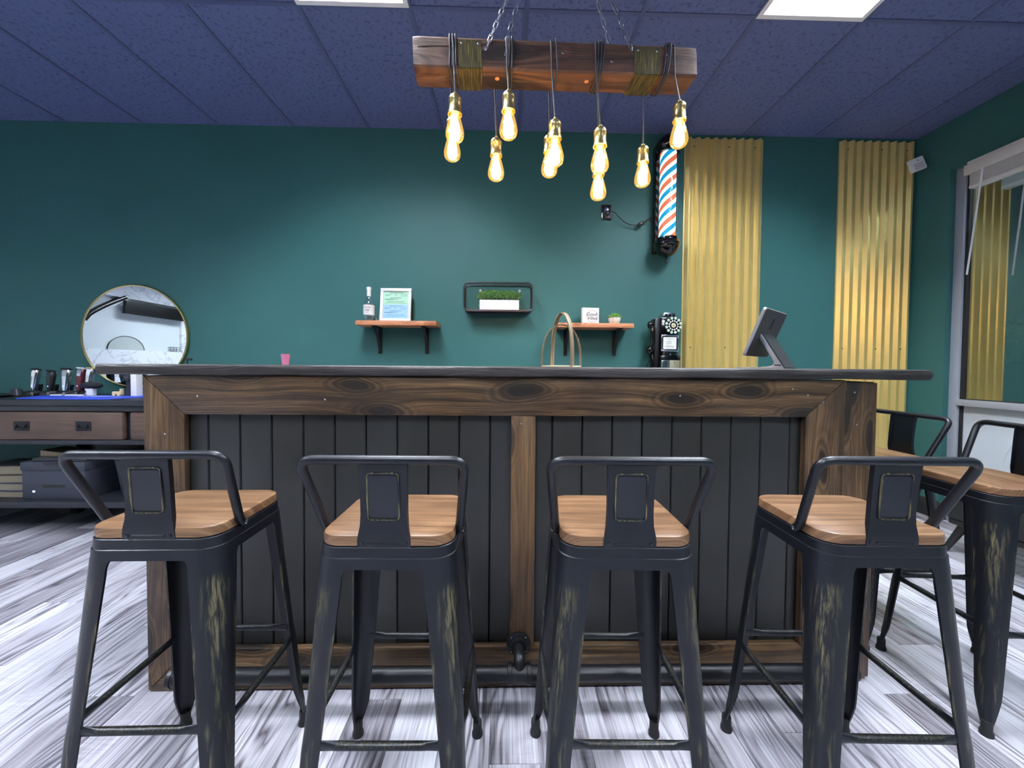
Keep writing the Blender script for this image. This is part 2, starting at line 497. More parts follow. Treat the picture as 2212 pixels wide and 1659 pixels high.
# the two visible troffers are a grid module wide; the right one sets its own column
def col_edges():
    e = [g for g in xs if g <= -0.49]
    g = e[-1]
    n = 3
    step = (1.32 - g) / 3.0
    for i in range(1, 4):
        e.append(g + step * i)
    g = 1.32
    while g < WALL_R + 0.2:
        g += 0.578
        e.append(g)
    return e
xs = col_edges()
ys = [TY0 - 4 * CL - 0.02 * 0, TY0 - 3 * CL, TY0 - 2 * CL, TY0 - CL, TY0, WALL_Y + 0.02]
def near(a, b):
    return abs(a - b) < 0.2
for i in range(len(xs) - 1):
    for j in range(len(ys) - 1):
        lx, ly = xs[i + 1] - xs[i], ys[j + 1] - ys[j]
        if any(near(xs[i], tx) and near(ys[j + 1], ty) for tx, ty in TROFFERS):
            continue
        if xs[i] < WALL_L - 0.3 or xs[i + 1] > WALL_R + 0.45:
            continue
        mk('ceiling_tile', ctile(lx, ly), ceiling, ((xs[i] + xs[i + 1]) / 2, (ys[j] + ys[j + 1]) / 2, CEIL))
for g in xs:
    if WALL_L < g < WALL_R:
        MB().box(g - 0.012, g + 0.012, WALL_F, WALL_Y, CEIL - 0.001, CEIL + 0.004).build('grid_bar', M_TBAR, ceiling)
for g in ys[:-1]:
    MB().box(WALL_L, WALL_R, g - 0.012, g + 0.012, CEIL - 0.0014, CEIL + 0.0036).build('grid_bar', M_TBAR, ceiling)

# ------------------------------------------------------------------ recessed fluorescent troffers
M_LAMP = emitter('lit_fluorescent_basket', LIGHT_COL, TROFFER_EMIT)
M_LOUVER = plain('silver_parabolic_louver', rgb(225, 228, 235), 0.22, 0.9, var=0.02)
M_REFL = plain('white_reflector', rgb(245, 247, 250), 0.3, var=0.01)
def make_troffer():
    root = thing('ceiling_light', 'x', 'ceiling light', (0, 0, CEIL), 0, 'recessed ceiling troffers')
    W, L = 0.574, 1.155
    fr = MB()
    for a, b, c, d in ((0, W, -0.028, 0), (0, W, -L, -L + 0.028), (0, 0.026, -L + 0.028, -0.028), (W - 0.026, W, -L + 0.028, -0.028)):
        fr.box(a, b, c, d, -0.004, 0.01)
    fr.build('frame', M_WHITE, root, bevel=0.002, seg=1)
    h = MB()
    h.box(0.01, W - 0.01, -L + 0.01, -0.01, 0.088, 0.095)
    h.box(0.01, 0.018, -L + 0.01, -0.01, 0.005, 0.09)
    h.box(W - 0.018, W - 0.01, -L + 0.01, -0.01, 0.005, 0.09)
    h.box(0.018, W - 0.018, -0.018, -0.01, 0.005, 0.09)
    h.box(0.018, W - 0.018, -L + 0.01, -L + 0.018, 0.005, 0.09)
    h.build('housing', M_REFL, root)
    for i in range(3):                                   # three fluorescent tubes
        cx = 0.105 + i * 0.182
        MB().cyl((cx, -L + 0.03, 0.078), (cx, -0.03, 0.078), 0.019, n=12).build('tube', M_LAMP, root, smooth=60)
    for i in range(1, 3):                                # lengthwise louvre blades
        cx = 0.014 + i * 0.182
        MB().prism([(cx - 0.016, 0.066), (cx - 0.006, 0.030), (cx - 0.0015, 0.0), (cx + 0.0015, 0.0), (cx + 0.006, 0.030), (cx + 0.016, 0.066)], 'Y', -L + 0.03, -0.03).build('louver_blade', M_LOUVER, root)
    for i in range(1, 6):                                # crosswise louvre blades
        cy = -0.028 - i * (L - 0.056) / 6
        MB().prism([(cy - 0.016, 0.056), (cy - 0.006, 0.028), (cy - 0.0015, 0.0), (cy + 0.0015, 0.0), (cy + 0.006, 0.028), (cy + 0.016, 0.056)], 'X', 0.02, W - 0.02).build('louver_blade', M_LOUVER, root)
    return root
T_LAB = ['lit white recessed ceiling light left of the hanging bulb beam',
         'lit white recessed ceiling light right of the hanging bulb beam',
         'recessed ceiling light behind the camera, left of the bar centre', 'recessed ceiling light behind the camera, right of the bar centre',
         'recessed ceiling light above the barber stations', 'recessed ceiling light beside the pale side wall']
tro = make_troffer()
for i, (tx, ty) in enumerate(TROFFERS):
    o = tro if i == 0 else copy_tree(tro)
    o.location = (tx, ty, CEIL)
    o['label'] = T_LAB[i]

# ------------------------------------------------------------------ bar counter body
BY = 1.338
bar = thing('bar_counter', 'rustic bar with stained pine frame, charcoal shiplap panels and a pipe foot rail', 'bar', (0, BY, 0))
BXL, BXR, BTOP = -1.222, 1.212, 1.0985
FT = 0.024                                            # frame board thickness
def bpart(name, poly, mat, y0, y1, bev=0.0025):
    return MB().prism(poly, 'Y', y0, y1).build(name, mat, bar, bevel=bev)
bpart('top_rail', [(BXL + 0.002, BTOP), (BXR - 0.002, BTOP), (1.068, 0.966), (-1.085, 0.966)], M_PINE_H, 0, FT)
bpart('bottom_rail', [(BXL + 0.002, 0.004), (-1.085, 0.150), (1.068, 0.150), (BXR - 0.002, 0.004)], M_PINE_H, 0, FT)
bpart('post', [(BXL, 0.004), (-1.087, 0.150), (-1.087, 0.966), (BXL, BTOP)], M_PINE_V, 0, FT)
bpart('post', [(BXR, 0.004), (BXR, BTOP), (1.070, 0.966), (1.070, 0.150)], M_PINE_V, 0, FT)
bpart('center_post', [(0.029, 0.151), (0.114, 0.151), (0.114, 0.965), (0.029, 0.965)], M_PINE_LIGHT, -0.002, FT)
bpart('end_board', [(1.2145, 0.012), (1.322, 0.012), (1.322, 1.092), (1.2145, 1.092)], M_PINE_V, 0.008, 0.03)
box('end_strip', M_PINE_V, 1.323, 1.343, 0.018, 0.60, 0.012, 1.088, bar, bevel=0.002)
box('carcass', M_BLACKTRIM, BXL + 0.012, 1.318, FT + 0.030, 0.56, 0.0, 1.092, bar)
box('end_panel', M_PINE_V, BXL, BXL + 0.011, FT + 0.001, 0.56, 0.004, BTOP, bar, bevel=0.001)
def boards(edges):
    for a, b in zip(edges[:-1], edges[1:]):
        pr = [(a + 0.0012, FT + 0.029), (a + 0.0012, FT + 0.008), (a + 0.0042, FT + 0.004), (b - 0.0042, FT + 0.004), (b - 0.0012, FT + 0.008), (b - 0.0012, FT + 0.029)]
        MB().prism(pr, 'Z', 0.12, 0.99).build('shiplap_board', M_SHIPLAP, bar)
boards([-1.10] + [-1.027 + 0.1091 * i for i in range(10)] + [0.06])
boards([0.085] + [0.1755 + 0.1076 * i for i in range(9)] + [1.08])
for x, z in ((-1.15, 0.90), (-1.04, 1.03), (1.02, 1.066), (1.075, 1.045), (1.13, 1.022), (1.25, 1.055), (1.262, 0.94), (0.62, 1.04), (-0.61, 1.02), (0.063, 0.94), (0.08, 0.18)):
    y = 0.008 if x > 1.2145 else (-0.002 if abs(x - 0.07) < 0.03 else 0)
    MB().lathe([(0.0035, 0.0), (0.0035, -0.0012), (0.002, -0.002)], 8, (x, y, z), 'Y').build('nail_head', M_CHROME, bar)
# pipe foot rail
PY, PZ, PR = -0.085, 0.121, 0.0245
MB().cyl((-1.03, PY, PZ + 0.003), (1.15, PY, PZ - 0.004), PR, n=20).build('foot_pipe', M_IRON, bar)
for px in (-1.03, 0.06, 1.15):
    MB().lathe([(0.0, 0.0), (0.04, 0.0), (0.042, -0.003), (0.042, -0.009), (0.027, -0.012), (0.026, -0.028), (0.0, -0.028)][::-1], 24, (px, -0.0005, PZ + 0.043), 'Y').build('pipe_flange', M_IRON, bar)
    MB().tube(fillet([(px, -0.02, PZ + 0.043), (px, PY, PZ + 0.043), (px, PY, PZ)], 0.05, 6), 0.0185, 14).build('pipe_stub', M_IRON, bar)
    MB().lathe([(0.026, -0.04), (0.031, -0.038), (0.031, -0.026), (0.0285, -0.024), (0.0285, 0.024), (0.031, 0.026), (0.031, 0.038), (0.026, 0.04)], 20, (px, PY, PZ), 'X').build('pipe_tee', M_IRON, bar)
    for a in range(4):
        an = PI / 4 + a * PI / 2
        MB().sph((px + 0.034 * math.cos(an), -0.010, PZ + 0.043 + 0.034 * math.sin(an)), (0.004, 0.002, 0.004), 8, 6).build('flange_screw', M_CHROME, bar)

# ------------------------------------------------------------------ bar top (continuous worktop)
TOP_Z, TOP_T, TOP_Y0, TOP_Y1 = 1.1368, 0.0362, 1.322, 1.94
r2 = random.Random(3)
bt = MB()
loops = []
N = 120
_st = [i / N for i in range(N)] + [1 - q for q in (0.0055, 0.0042, 0.003, 0.002, 0.0012, 0.0006, 0.0002, 0.0)]
for s in _st:
    x = -1.364 + s * (1.504 + 1.364)
    e = 0.0035 * math.sin(s * 23) + 0.002 * math.sin(s * 61 + 1) + r2.uniform(-0.001, 0.001)
    zt, zb = TOP_Z, TOP_Z - TOP_T
    k = 1.0
    dr = (1.504 - x)
    ins = 0.0
    if dr < 0.011:
        ins = 0.011 - math.sqrt(max(0, 0.011 ** 2 - (0.011 - dr) ** 2))
    y0 = TOP_Y0 + e
    zb2 = zb + ins + 0.0012 * math.sin(s * 37)
    zt2 = zt - ins
    loops.append([(x, y0 + 0.007, zb2), (x, y0 + 0.0015, zb2 + 0.004), (x, y0, (zb2 + zt2) / 2 + 0.006), (x, y0 + 0.0015, zt2 - 0.0035), (x, y0 + 0.005, zt2), (x, TOP_Y1, zt2), (x, TOP_Y1, zb2)])
bt.loft(loops)
tag(bt.build('counter_slab', M_TOP), 'long dark weathered wood bar top with a rounded right end', 'bar top')

# ------------------------------------------------------------------ bar stools
def make_worn_metal():
    """black powder coat with brushed brass rubbed through where the 'wear' attribute says so"""
    m, t, b = newmat('worn_black_steel')
    co = objco(t)
    at = t.nodes.new('ShaderNodeAttribute')
    at.attribute_name = 'wear'
    st = noise(t, vmul(t, co, (190.0, 190.0, 2.6)), 1.0, 3, 0.6)
    k = mth(t, 'MULTIPLY', at.outputs['Fac'], nd(t, 'ShaderNodeMapRange', {0: st, 1: 0.46, 2: 0.68, 3: 0.0, 4: 1.0}).outputs[0], clamp=True)
    n = noise(t, co, 40.0, 3)
    base = mixc(t, n, rgb(15, 17, 23), rgb(21, 24, 31))
    c = mixc(t, mth(t, 'MULTIPLY', k, 0.8), base, rgb(140, 133, 96))
    setp(t, b, col=c, rough=0.40, metal=mth(t, 'MULTIPLY_ADD', k, 0.3, 0.25), spec=0.4, normal=bump(t, noise(t, co, 300.0, 2), 0.05, 0.001))
    return m
M_STOOL = make_worn_metal()
M_RUBBER = plain('black_rubber_foot', rgb(18, 18, 20), 0.6)

def stool_leg(sx, sy):
    m = MB()
    wear = []
    zs = [0.692, 0.684, 0.672, 0.655, 0.63, 0.60, 0.57, 0.54, 0.50, 0.46, 0.42, 0.38, 0.34, 0.30, 0.25, 0.20, 0.16, 0.13, 0.105, 0.085, 0.068, 0.052, 0.038, 0.03]
    def wz(z):
        if z > 0.655:
            return 0.066 + 0.009 * max(0.0, (z - 0.672) / 0.02) ** 2
        if z > 0.11:
            return 0.040 + 0.026 * (z - 0.11) / 0.545
        return 0.0165 + 0.0235 * max(0, (z - 0.03) / 0.08) ** 0.8
    loops = []
    for z in zs:
        c = 0.156 + (0.69 - z) * 0.057
        cy = 0.145 + (0.69 - z) * 0.072
        wv = wz(z)
        r = min(0.049, wv * 0.74)
        th = 0.0026
        out, inn = [], []
        prof = [(-wv, 0.0), (-(wv + r) / 2, 0.0)]
        for k in range(7):
            a = PI / 2 - PI / 2 * k / 6
            prof.append((-r + r * math.cos(a), -r + r * math.sin(a)))
        prof += [(0.0, -(wv + r) / 2), (0.0, -wv)]
        rib = 0.0
        for i, (px, py) in enumerate(prof):
            s = (i - 5) / 5.0
            # raised rib on the lower half of the corner
            dd = 0.0022 if (abs(i - 5) <= 1 and 0.07 < z < 0.33) else 0.0
            ux = 0.7071 * dd
            out.append((sx * (c + px + ux), sy * (cy + py + ux), z))
            q = max(0.0, min(1.0, (z - 0.30) / 0.30))
            wr = 0.0
            if 0.33 < z < 0.635:
                wr = max(0.0, 1.0 - abs(s) / (0.12 + 0.42 * q)) * (0.25 + 0.75 * q)
            if abs(i - 5) == 2 and 0.09 < z < 0.33:
                wr = 0.55
            if i in (0, 10) and 0.34 < z < 0.56:
                wr = 0.85
            wear.append(wr)
        for i, (px, py) in enumerate(prof):
            qx = px if i < 1 else px - th * (i / 10.0)
            qy = py - th * (1 - i / 10.0)
            inn.append((sx * (c + qx - (th if i > 5 else 0)), sy * (cy + qy - (th if i < 6 else 0)), z))
        loops.append(out + inn[::-1])
        wear += [0.0] * len(inn)
    m.loft(loops)
    m.attr['wear'] = wear
    return m
def make_stool():
    root = thing('bar_stool', 'x', 'stool')
    # wooden seat
    s = MB()
    hx, hy, r = 0.1495, 0.138, 0.048
    s.loft([[(x, y, z) for x, y in rr(hx - i, hy - i, r - i, 7)] for z, i in ((0.7385, 0.003), (0.7405, 0.0), (0.7575, 0.0), (0.7615, 0.0015), (0.7635, 0.0055))])
    s.build('seat', M_SEAT, root, smooth=40)
    # pressed steel pan under the seat
    p = MB()
    lp = [(0.728, 0.148, 0.137), (0.690, 0.1525, 0.1415), (0.690, 0.156, 0.145), (0.7135, 0.1545, 0.1435), (0.7148, 0.1527, 0.1417), (0.7365, 0.1518, 0.1408), (0.738, 0.150, 0.139)]
    p.loft([[(x, y, z) for x, y in rr(a, b, 0.05, 7)] for z, a, b in lp])
    p.build('seat_pan', M_STOOL, root, smooth=25)
    for sx in (-1, 1):
        for sy in (-1, 1):
            lg = stool_leg(sx, sy).build('leg', M_STOOL, root, smooth=50)
            c, cy = 0.156 + 0.66 * 0.057 - 0.010, 0.145 + 0.66 * 0.072 - 0.010
            ft = MB().lathe([(0.0125, 0.046), (0.0135, 0.040), (0.0135, 0.018), (0.0165, 0.010), (0.0168, 0.0)][::-1], 14, (sx * c, sy * cy, 0))
            ft.build('foot', M_RUBBER, lg)
    # cross bars, tube with flattened ends
    z = 0.318
    cx, cy = 0.156 + (0.69 - z) * 0.057, 0.145 + (0.69 - z) * 0.072
    def crossbar(p0, p1, wearv):
        P0, P1 = Vector(p0), Vector(p1)
        st = [0, 0.06, 0.13, 0.18, 0.5, 0.82, 0.87, 0.94, 1]
        rad = [(0.012, 0.0035), (0.012, 0.0035), (0.0105, 0.005), (0.0088, 0.0088), (0.0088, 0.0088), (0.0088, 0.0088), (0.0105, 0.005), (0.012, 0.0035), (0.012, 0.0035)]
        m = MB()
        m.tube([P0.lerp(P1, q) for q in st], rad, 12, up=(0, 0, 1))
        m.attr['wear'] = [wearv * (1.0 if (3 <= i // 12 <= 5 and (i % 12) in (0, 1, 11, 2, 10)) else 0.0) for i in range(len(m.v))]
        m.build('crossbar', M_STOOL, root, smooth=50)
    crossbar((-cx + 0.036, -cy + 0.004, z), (cx - 0.036, -cy + 0.004, z), 0.3)
    crossbar((-cx + 0.036, cy - 0.004, z + 0.004), (cx - 0.036, cy - 0.004, z + 0.004), 0.12)
    crossbar((-cx + 0.004, -cy + 0.036, z - 0.006), (-cx + 0.004, cy - 0.036, z - 0.006), 0.2)
    crossbar((cx - 0.004, -cy + 0.036, z - 0.006), (cx - 0.004, cy - 0.036, z - 0.006), 0.2)
    # bent tube back rail
    rl = fillet([(-0.1545, -0.052, 0.742), (-0.158, -0.070, 0.757), (-0.180, -0.152, 0.935), (0.180, -0.152, 0.935), (0.158, -0.070, 0.757), (0.1545, -0.052, 0.742)], 0.034, 8)
    rad = [0.0102] * len(rl)
    m = MB().tube(rl, rad, 14)
    m.build('back_rail', M_STOOL, root, smooth=60)
    for sx in (-1, 1):
        MB().lathe([(0.006, 0.0), (0.006, 0.003), (0.003, 0.005)], 10, (0, 0, 0), 'X').xf(Matrix.Translation((sx * 0.163, -0.056, 0.744)) @ Matrix.Rotation(0 if sx > 0 else PI, 4, 'Z')).build('rail_bolt', M_CHROME, root)
    # pressed steel back plate with folded sides
    path = [(-0.1395, 0.7372), (-0.1405, 0.752), (-0.1405, 0.766), (-0.1395, 0.786), (-0.1395, 0.812), (-0.141, 0.840), (-0.144, 0.876), (-0.148, 0.914), (-0.151, 0.934)]
    wid = [0.0585, 0.0585, 0.0565, 0.0525, 0.0512, 0.0512, 0.0518, 0.0528, 0.0535]
    loops = []
    for i, ((py, pz), hw) in enumerate(zip(path, wid)):
        a, b = path[max(0, i - 1)], path[min(len(path) - 1, i + 1)]
        ty, tz = b[0] - a[0], b[1] - a[1]
        L = math.hypot(ty, tz)
        ny, nz = tz / L, -ty / L                      # forward normal
        d = 0.0 if i < 2 else (0.006 if i == 2 else 0.012)
        t = 0.002
        sec = [(-hw, 0), (-hw * 0.5, 0), (0, 0), (hw * 0.5, 0), (hw, 0), (hw, max(d, t)), (hw - t, max(d, t)), (hw - t, t), (0, t), (-hw + t, t), (-hw + t, max(d, t)), (-hw, max(d, t))]
        loops.append([(x, py + q * ny, pz + q * nz) for x, q in sec])
    pl = MB().loft(loops)
    plate = pl.build('back_plate', M_STOOL, root, smooth=40)
    def py_at(z):
        for (ya, za), (yb, zb) in zip(path[:-1], path[1:]):
            if za <= z <= zb:
                return ya + (yb - ya) * (z - za) / (zb - za)
        return path[-1][0]
    ring = [(x, py_at(0.852 + q) - 0.0006, 0.852 + q) for x, q in rr(0.0345, 0.053, 0.009, 4)]
    e = MB().tube(ring, 0.0024, 6, closed=True)
    e.attr['wear'] = [0.85 if (i // 6) % 11 else 0.4 for i in range(len(e.v))]
    e.build('embossed_border', M_STOOL, plate, smooth=60)
    MB().loft([[(x, py_at(0.852 + q * 0.94) - o, 0.852 + q * 0.94) for x, q in rr(0.032, 0.050, 0.007, 4)] for o in (0.0002, 0.0012)]).build('embossed_panel', M_METAL, plate)
    MB().tube([(-0.036, -0.1402, 0.7465), (0.036, -0.1402, 0.7465)], 0.0022, 6).build('pressed_groove', M_STOOL, plate)
    for sx in (-1, 1):
        MB().lathe([(0.005, 0.0), (0.0045, -0.002), (0.002, -0.0032)], 10, (sx * 0.0475, -0.1400, 0.7465), 'Y').build('rivet', M_METAL, plate)
    return root
stool = make_stool()
STOOLS = [
    (-0.8075, 1.030, 0.4, 'bar stool at the left end, nearest the console table'),
    (-0.2585, 0.987, -0.8, 'bar stool left of the centre post, second from the left'),
    (0.287, 0.981, -1.3, 'bar stool right of the centre post, third from the left'),
    (0.888, 0.985, -1.8, 'bar stool, fourth from the left, before the right bar post'),
    (1.665, 1.70, 90.0, 'stool half hidden behind the right end of the bar'),
    (1.712, 1.312, 85.5, 'stool at the right edge, closest to the window'),
]
for i, (x, y, a, lab) in enumerate(STOOLS):
    o = stool if i == 0 else copy_tree(stool)
    o.location = (x, y, 0)
    o.rotation_euler = (0, 0, math.radians(a))
    tag(o, 'black metal and wood ' + lab, 'stool', 'low-back bar stools around the bar')

# ------------------------------------------------------------------ hanging beam with filament bulbs
M_BRASS = plain('antique_brass', rgb(196, 178, 122), 0.32, 1.0, var=0.08, nscale=20)
M_CORD = plain('dark_cloth_cord', rgb(44, 44, 52), 0.6, var=0.2, nscale=200)
M_CHAIN = plain('steel_chain', rgb(150, 152, 162), 0.3, 0.9, var=0.1)
def make_strap():
    m, t, b = newmat('brushed_brass_black_strap')
    co = objco(t)
    n = noise(t, vmul(t, co, (240.0, 12.0, 12.0)), 1.0, 3, 0.65)
    c = ramp(t, n, [(0.35, rgb(38, 36, 30)), (0.55, rgb(92, 84, 52)), (0.75, rgb(170, 150, 80))])
    setp(t, b, col=c, rough=0.42, metal=0.6)
    return m
M_STRAP = make_strap()
M_FILAMENT = emitter('glowing_filament', (1.0, 0.66, 0.30), BULB_EMIT)
def make_amber():
    m = bpy.data.materials.new('amber_bulb_glass')
    m.use_nodes = True
    t = m.node_tree
    t.nodes.clear()
    tr = nd(t, 'ShaderNodeBsdfTransparent', {0: (1.0, 0.84, 0.52, 1)})
    gl = nd(t, 'ShaderNodeBsdfGlossy', {0: (1, 0.9, 0.7, 1), 1: 0.03})
    em = nd(t, 'ShaderNodeEmission', {0: (1.0, 0.62, 0.16, 1), 1: 2.6})
    a = nd(t, 'ShaderNodeMixShader', {0: 0.10, 1: tr.outputs[0], 2: gl.outputs[0]})
    b = nd(t, 'ShaderNodeMixShader', {0: 0.16, 1: a.outputs[0], 2: em.outputs[0]})
    nd(t, 'ShaderNodeOutputMaterial', {0: b.outputs[0]})
    return m
M_AMBER = make_amber()
M_STEM = emitter('lit_glass_stem', (1.0, 0.72, 0.22), 2.2)

BEAM_L = Vector((-0.315, 1.360, 2.165))
BEAM_R = Vector((0.705, 1.432, 2.208))
bx = (BEAM_R - BEAM_L)
BLEN = bx.length
yaw, tilt = math.atan2(bx.y, bx.x), math.atan2(bx.z, math.hypot(bx.x, bx.y))
chand = thing('beam_chandelier', 'aged wooden beam on chains with ten glowing filament bulbs hanging above the bar', 'chandelier', BEAM_L)
chand.rotation_euler = (0, -tilt, yaw)
BH, BD = 0.106, 0.106
MW = Matrix.Translation(BEAM_L) @ Euler((0, -tilt, yaw)).to_matrix().to_4x4()
MWI = MW.inverted()
def tol(p):
    return MWI @ Vector(p)
# beam: lofted square timber with hewn edges and shallow splits
rb = random.Random(11)
loops = []
NB = 64
for i in range(NB + 1):
    s = i / NB
    x = s * BLEN
    j = lambda a: rb.uniform(-a, a)
    e = 0.0015 if i in (0, NB) else 0.0
    y0, y1, z0, z1 = 0 + e, BD - e, 0 + e, BH - e
    c = 0.006
    g = 0.0025 * math.sin(s * 21) + j(0.0006)
    cr = 0.003 if (0.03 < s < 0.14 or 0.33 < s < 0.55 or 0.62 < s < 0.78) else 0.0
    zc = 0.062 + 0.008 * math.sin(s * 16)
    loops.append([(x, y0, z0 + c), (x, y0 + j(0.0007), zc - 0.003), (x, y0 + cr, zc), (x, y0 + j(0.0007), zc + 0.003), (x, y0 + g * 0.3, z1 - 0.018), (x, y0 + 0.0025, z1 - 0.016), (x, y0 + 0.003, z1 - c),
                  (x, y0 + c, z1), (x, y1 - c, z1), (x, y1, z1 - c), (x, y1, z0 + c), (x, y1 - c, z0), (x, BD / 2 + 0.004 + g, z0), (x, BD / 2 + g, z0 + cr * 0.9), (x, BD / 2 - 0.004 + g, z0), (x, y0 + c, z0)])
MB().loft(loops).build('beam', M_BEAM, chand, smooth=20)
for x0, x1 in ((0.155, 0.236), (0.785, 0.880)):
    st = MB()
    t = 0.0022
    st.box(x0, x1, -t, 0.0005, -t, BH - 0.012)
    st.box(x0, x1, -t, BD + t, -t, 0.0005)
    st.box(x0, x1, BD - 0.0005, BD + t, -t, BH - 0.012)
    so = st.build('strap', M_STRAP, chand, bevel=0.0005, seg=1)
    for px in (x0 + 0.012, x1 - 0.012):
        MB().lathe([(0.0042, 0), (0.004, -0.0025), (0.002, -0.004)], 10, (px, -t, BH - 0.026), 'Y').build('strap_bolt', M_CHROME, so)
for px in (0.29, 0.62):
    MB().lathe([(0.0, 0.0006), (0.0085, 0.0006), (0.008, -0.0015), (0.004, -0.002)], 12, (px, 0.045, 0.0), 'Z').build('bolt_plug', M_SHELFWOOD, chand)
# chains up to one ceiling hook
HOOK = tol((0.195, 1.45, CEIL - 0.045))
lk = MB()
pth = []
for k in range(16):
    a = 2 * PI * k / 16
    pth.append((0.0062 * math.cos(a), 0, 0.0105 * (1 if math.sin(a) > 0 else -1) * (1 if abs(math.sin(a)) > 0.01 else 0) + 0.0062 * math.sin(a)))
lk.tube(pth, 0.0019, 6, closed=True)
LINK = lk.mesh('chain_link', M_CHAIN, smooth=60)
PITCH = 0.0275
for wp in ((-0.067, 1.355, 2.237), (-0.030, 1.49, 2.262), (0.453, 1.412, 2.278), (0.435, 1.54, 2.300)):
    p0 = tol(wp)
    front = wp[1] < 1.45
    ey = -0.006 if front else BD + 0.006
    p0.y = ey
    p0.z = min(p0.z, BH - 0.016)
    eye = MB()
    er = [(p0.x, p0.y + 0.0068 * math.cos(a) * (1 if front else 1), p0.z + 0.0068 * math.sin(a)) for a in [2 * PI * k / 14 for k in range(14)]]
    eye.tube(er, 0.0021, 6, closed=True)
    eye.cyl((p0.x, 0.0 if front else BD, p0.z - 0.0), (p0.x, ey, p0.z), 0.0026, n=8)
    eye.build('eye_screw', M_CHROME, chand)
    d = HOOK - p0
    n = int(d.length / PITCH)
    q = d.to_track_quat('Z', 'Y')
    for k in range(n):
        o = mk('chain_link', LINK, chand, p0 + d * ((k + 0.5) / n))
        o.rotation_mode = 'QUATERNION'
        o.rotation_quaternion = q @ Euler((0, 0, PI / 2 * (k % 2) + 0.4)).to_quaternion()
hk = MB()
hk.lathe([(0.0, CEIL - 0.001), (0.05, CEIL - 0.001), (0.05, CEIL - 0.006), (0.03, CEIL - 0.018), (0.0, CEIL - 0.02)], 20, (0.195, 1.45, 0))
hk.tube([(0.195 + 0.013 * math.cos(a), 1.45, CEIL - 0.034 + 0.015 * math.sin(a)) for a in [2 * PI * k / 16 for k in range(16)]], 0.003, 6, closed=True)
hk.xf(MWI)
hk.build('ceiling_hook', M_IRON, chand)
# cords wrapped round the beam
def wrap(x, n, slant=0.006, loose=0.004, seed=0):
    r = random.Random(seed)
    for k in range(n):
        x0 = x + k * 0.0092 + r.uniform(-0.001, 0.001)
        lo = loose * r.uniform(0.4, 1.4)
        o = 0.004
        s = slant * r.uniform(0.3, 1.5)
        pts = [(x0, -o, BH + o), (x0 + s * 0.3, -o, BH * 0.5), (x0 + s, -o, -o), (x0 + s + lo, BD * 0.6, -o - lo), (x0 + s + lo, BD + o, -o), (x0 + s * 0.6, BD + o, BH + o), (x0 + 0.001, BD * 0.4, BH + o), (x0, -o, BH + o)]
        MB().tube(fillet(pts, 0.012, 4), 0.0031, 6).build('wrapped_cord', M_CORD, chand, smooth=60)
wrap(0.128, 3, -0.004, 0.006, 1)
wrap(0.325, 3, -0.006, 0.006, 2)
wrap(0.500, 1, 0.004, 0.002, 3)
wrap(0.655, 3, -0.012, 0.008, 4)
wrap(0.905, 3, -0.012, 0.008, 5)
def ring_screw(x, z):
    MB().tube([(x + 0.004 * math.cos(a), -0.005, z + 0.004 * math.sin(a)) for a in [2 * PI * k / 10 for k in range(10)]], 0.0013, 5, closed=True).build('cord_staple', M_CHROME, chand)
for x, z in ((0.136, 0.070), (0.318, 0.048), (0.522, 0.062), (0.700, 0.038), (0.905, 0.070)):
    ring_screw(x, z)
# bulbs: (x, y, z of socket top)
BULBS = [(-0.171, 1.345, 2.068), (-0.199, 1.492, 2.082), (0.012, 1.354, 2.088), (-0.033, 1.503, 2.016), (0.174, 1.364, 2.003), (0.173, 1.518, 2.041),
         (0.335, 1.375, 1.988), (0.368, 1.53, 1.961), (0.548, 1.545, 2.022), (0.623, 1.392, 2.092)]
SOCK = [(0.004, 0.0), (0.0065, -0.001), (0.0065, -0.010), (0.017, -0.012), (0.0215, -0.019), (0.0222, -0.030), (0.0212, -0.032), (0.0212, -0.062), (0.0232, -0.065), (0.0240, -0.075), (0.0222, -0.075), (0.0205, -0.062)]
GLASS = [(0.0125, -0.062), (0.0145, -0.072), (0.017, -0.080), (0.0212, -0.092), (0.0255, -0.108), (0.0295, -0.124), (0.0315, -0.136), (0.031, -0.146), (0.0275, -0.156), (0.020, -0.163), (0.010, -0.1665), (0.002, -0.1675)]
CORE = [(0.002, -0.080), (0.008, -0.086), (0.0125, -0.100), (0.0165, -0.114), (0.0185, -0.130), (0.016, -0.145), (0.008, -0.155), (0.001, -0.158)]
ME_S = MB().lathe(SOCK, 24).mesh('socket', M_BRASS, smooth=35)
ME_G = MB().lathe(GLASS, 24, cap=False).mesh('bulb_glass', M_AMBER, smooth=60)
ME_C = MB().lathe(CORE, 14).mesh('filament', M_FILAMENT, smooth=60)
ME_T = MB().lathe([(0.011, -0.062), (0.011, -0.074), (0.005, -0.082), (0.003, -0.090)], 12).mesh('stem', M_STEM, smooth=60)
for i, (x, y, z) in enumerate(BULBS):
    lp = tol((x, y, z))
    s = mk('socket', ME_S, chand, lp)
    s.rotation_euler = (Euler((0, -tilt, yaw)).to_matrix().inverted().to_euler())
    mk('bulb_glass', ME_G, s)
    mk('filament', ME_C, s)
    mk('stem', ME_T, s)
    front = lp.y < BD / 2
    top = Vector((lp.x, -0.004 if front else BD + 0.004, BH + 0.003))
    mid = Vector((lp.x, top.y, -0.006))
    MB().tube(fillet([lp + Vector((0, 0, -0.002)), mid, top, Vector((lp.x + 0.003, BD / 2, BH + 0.004))], 0.01, 4), 0.0031, 6).build('pendant_cord', M_CORD, chand, smooth=60)

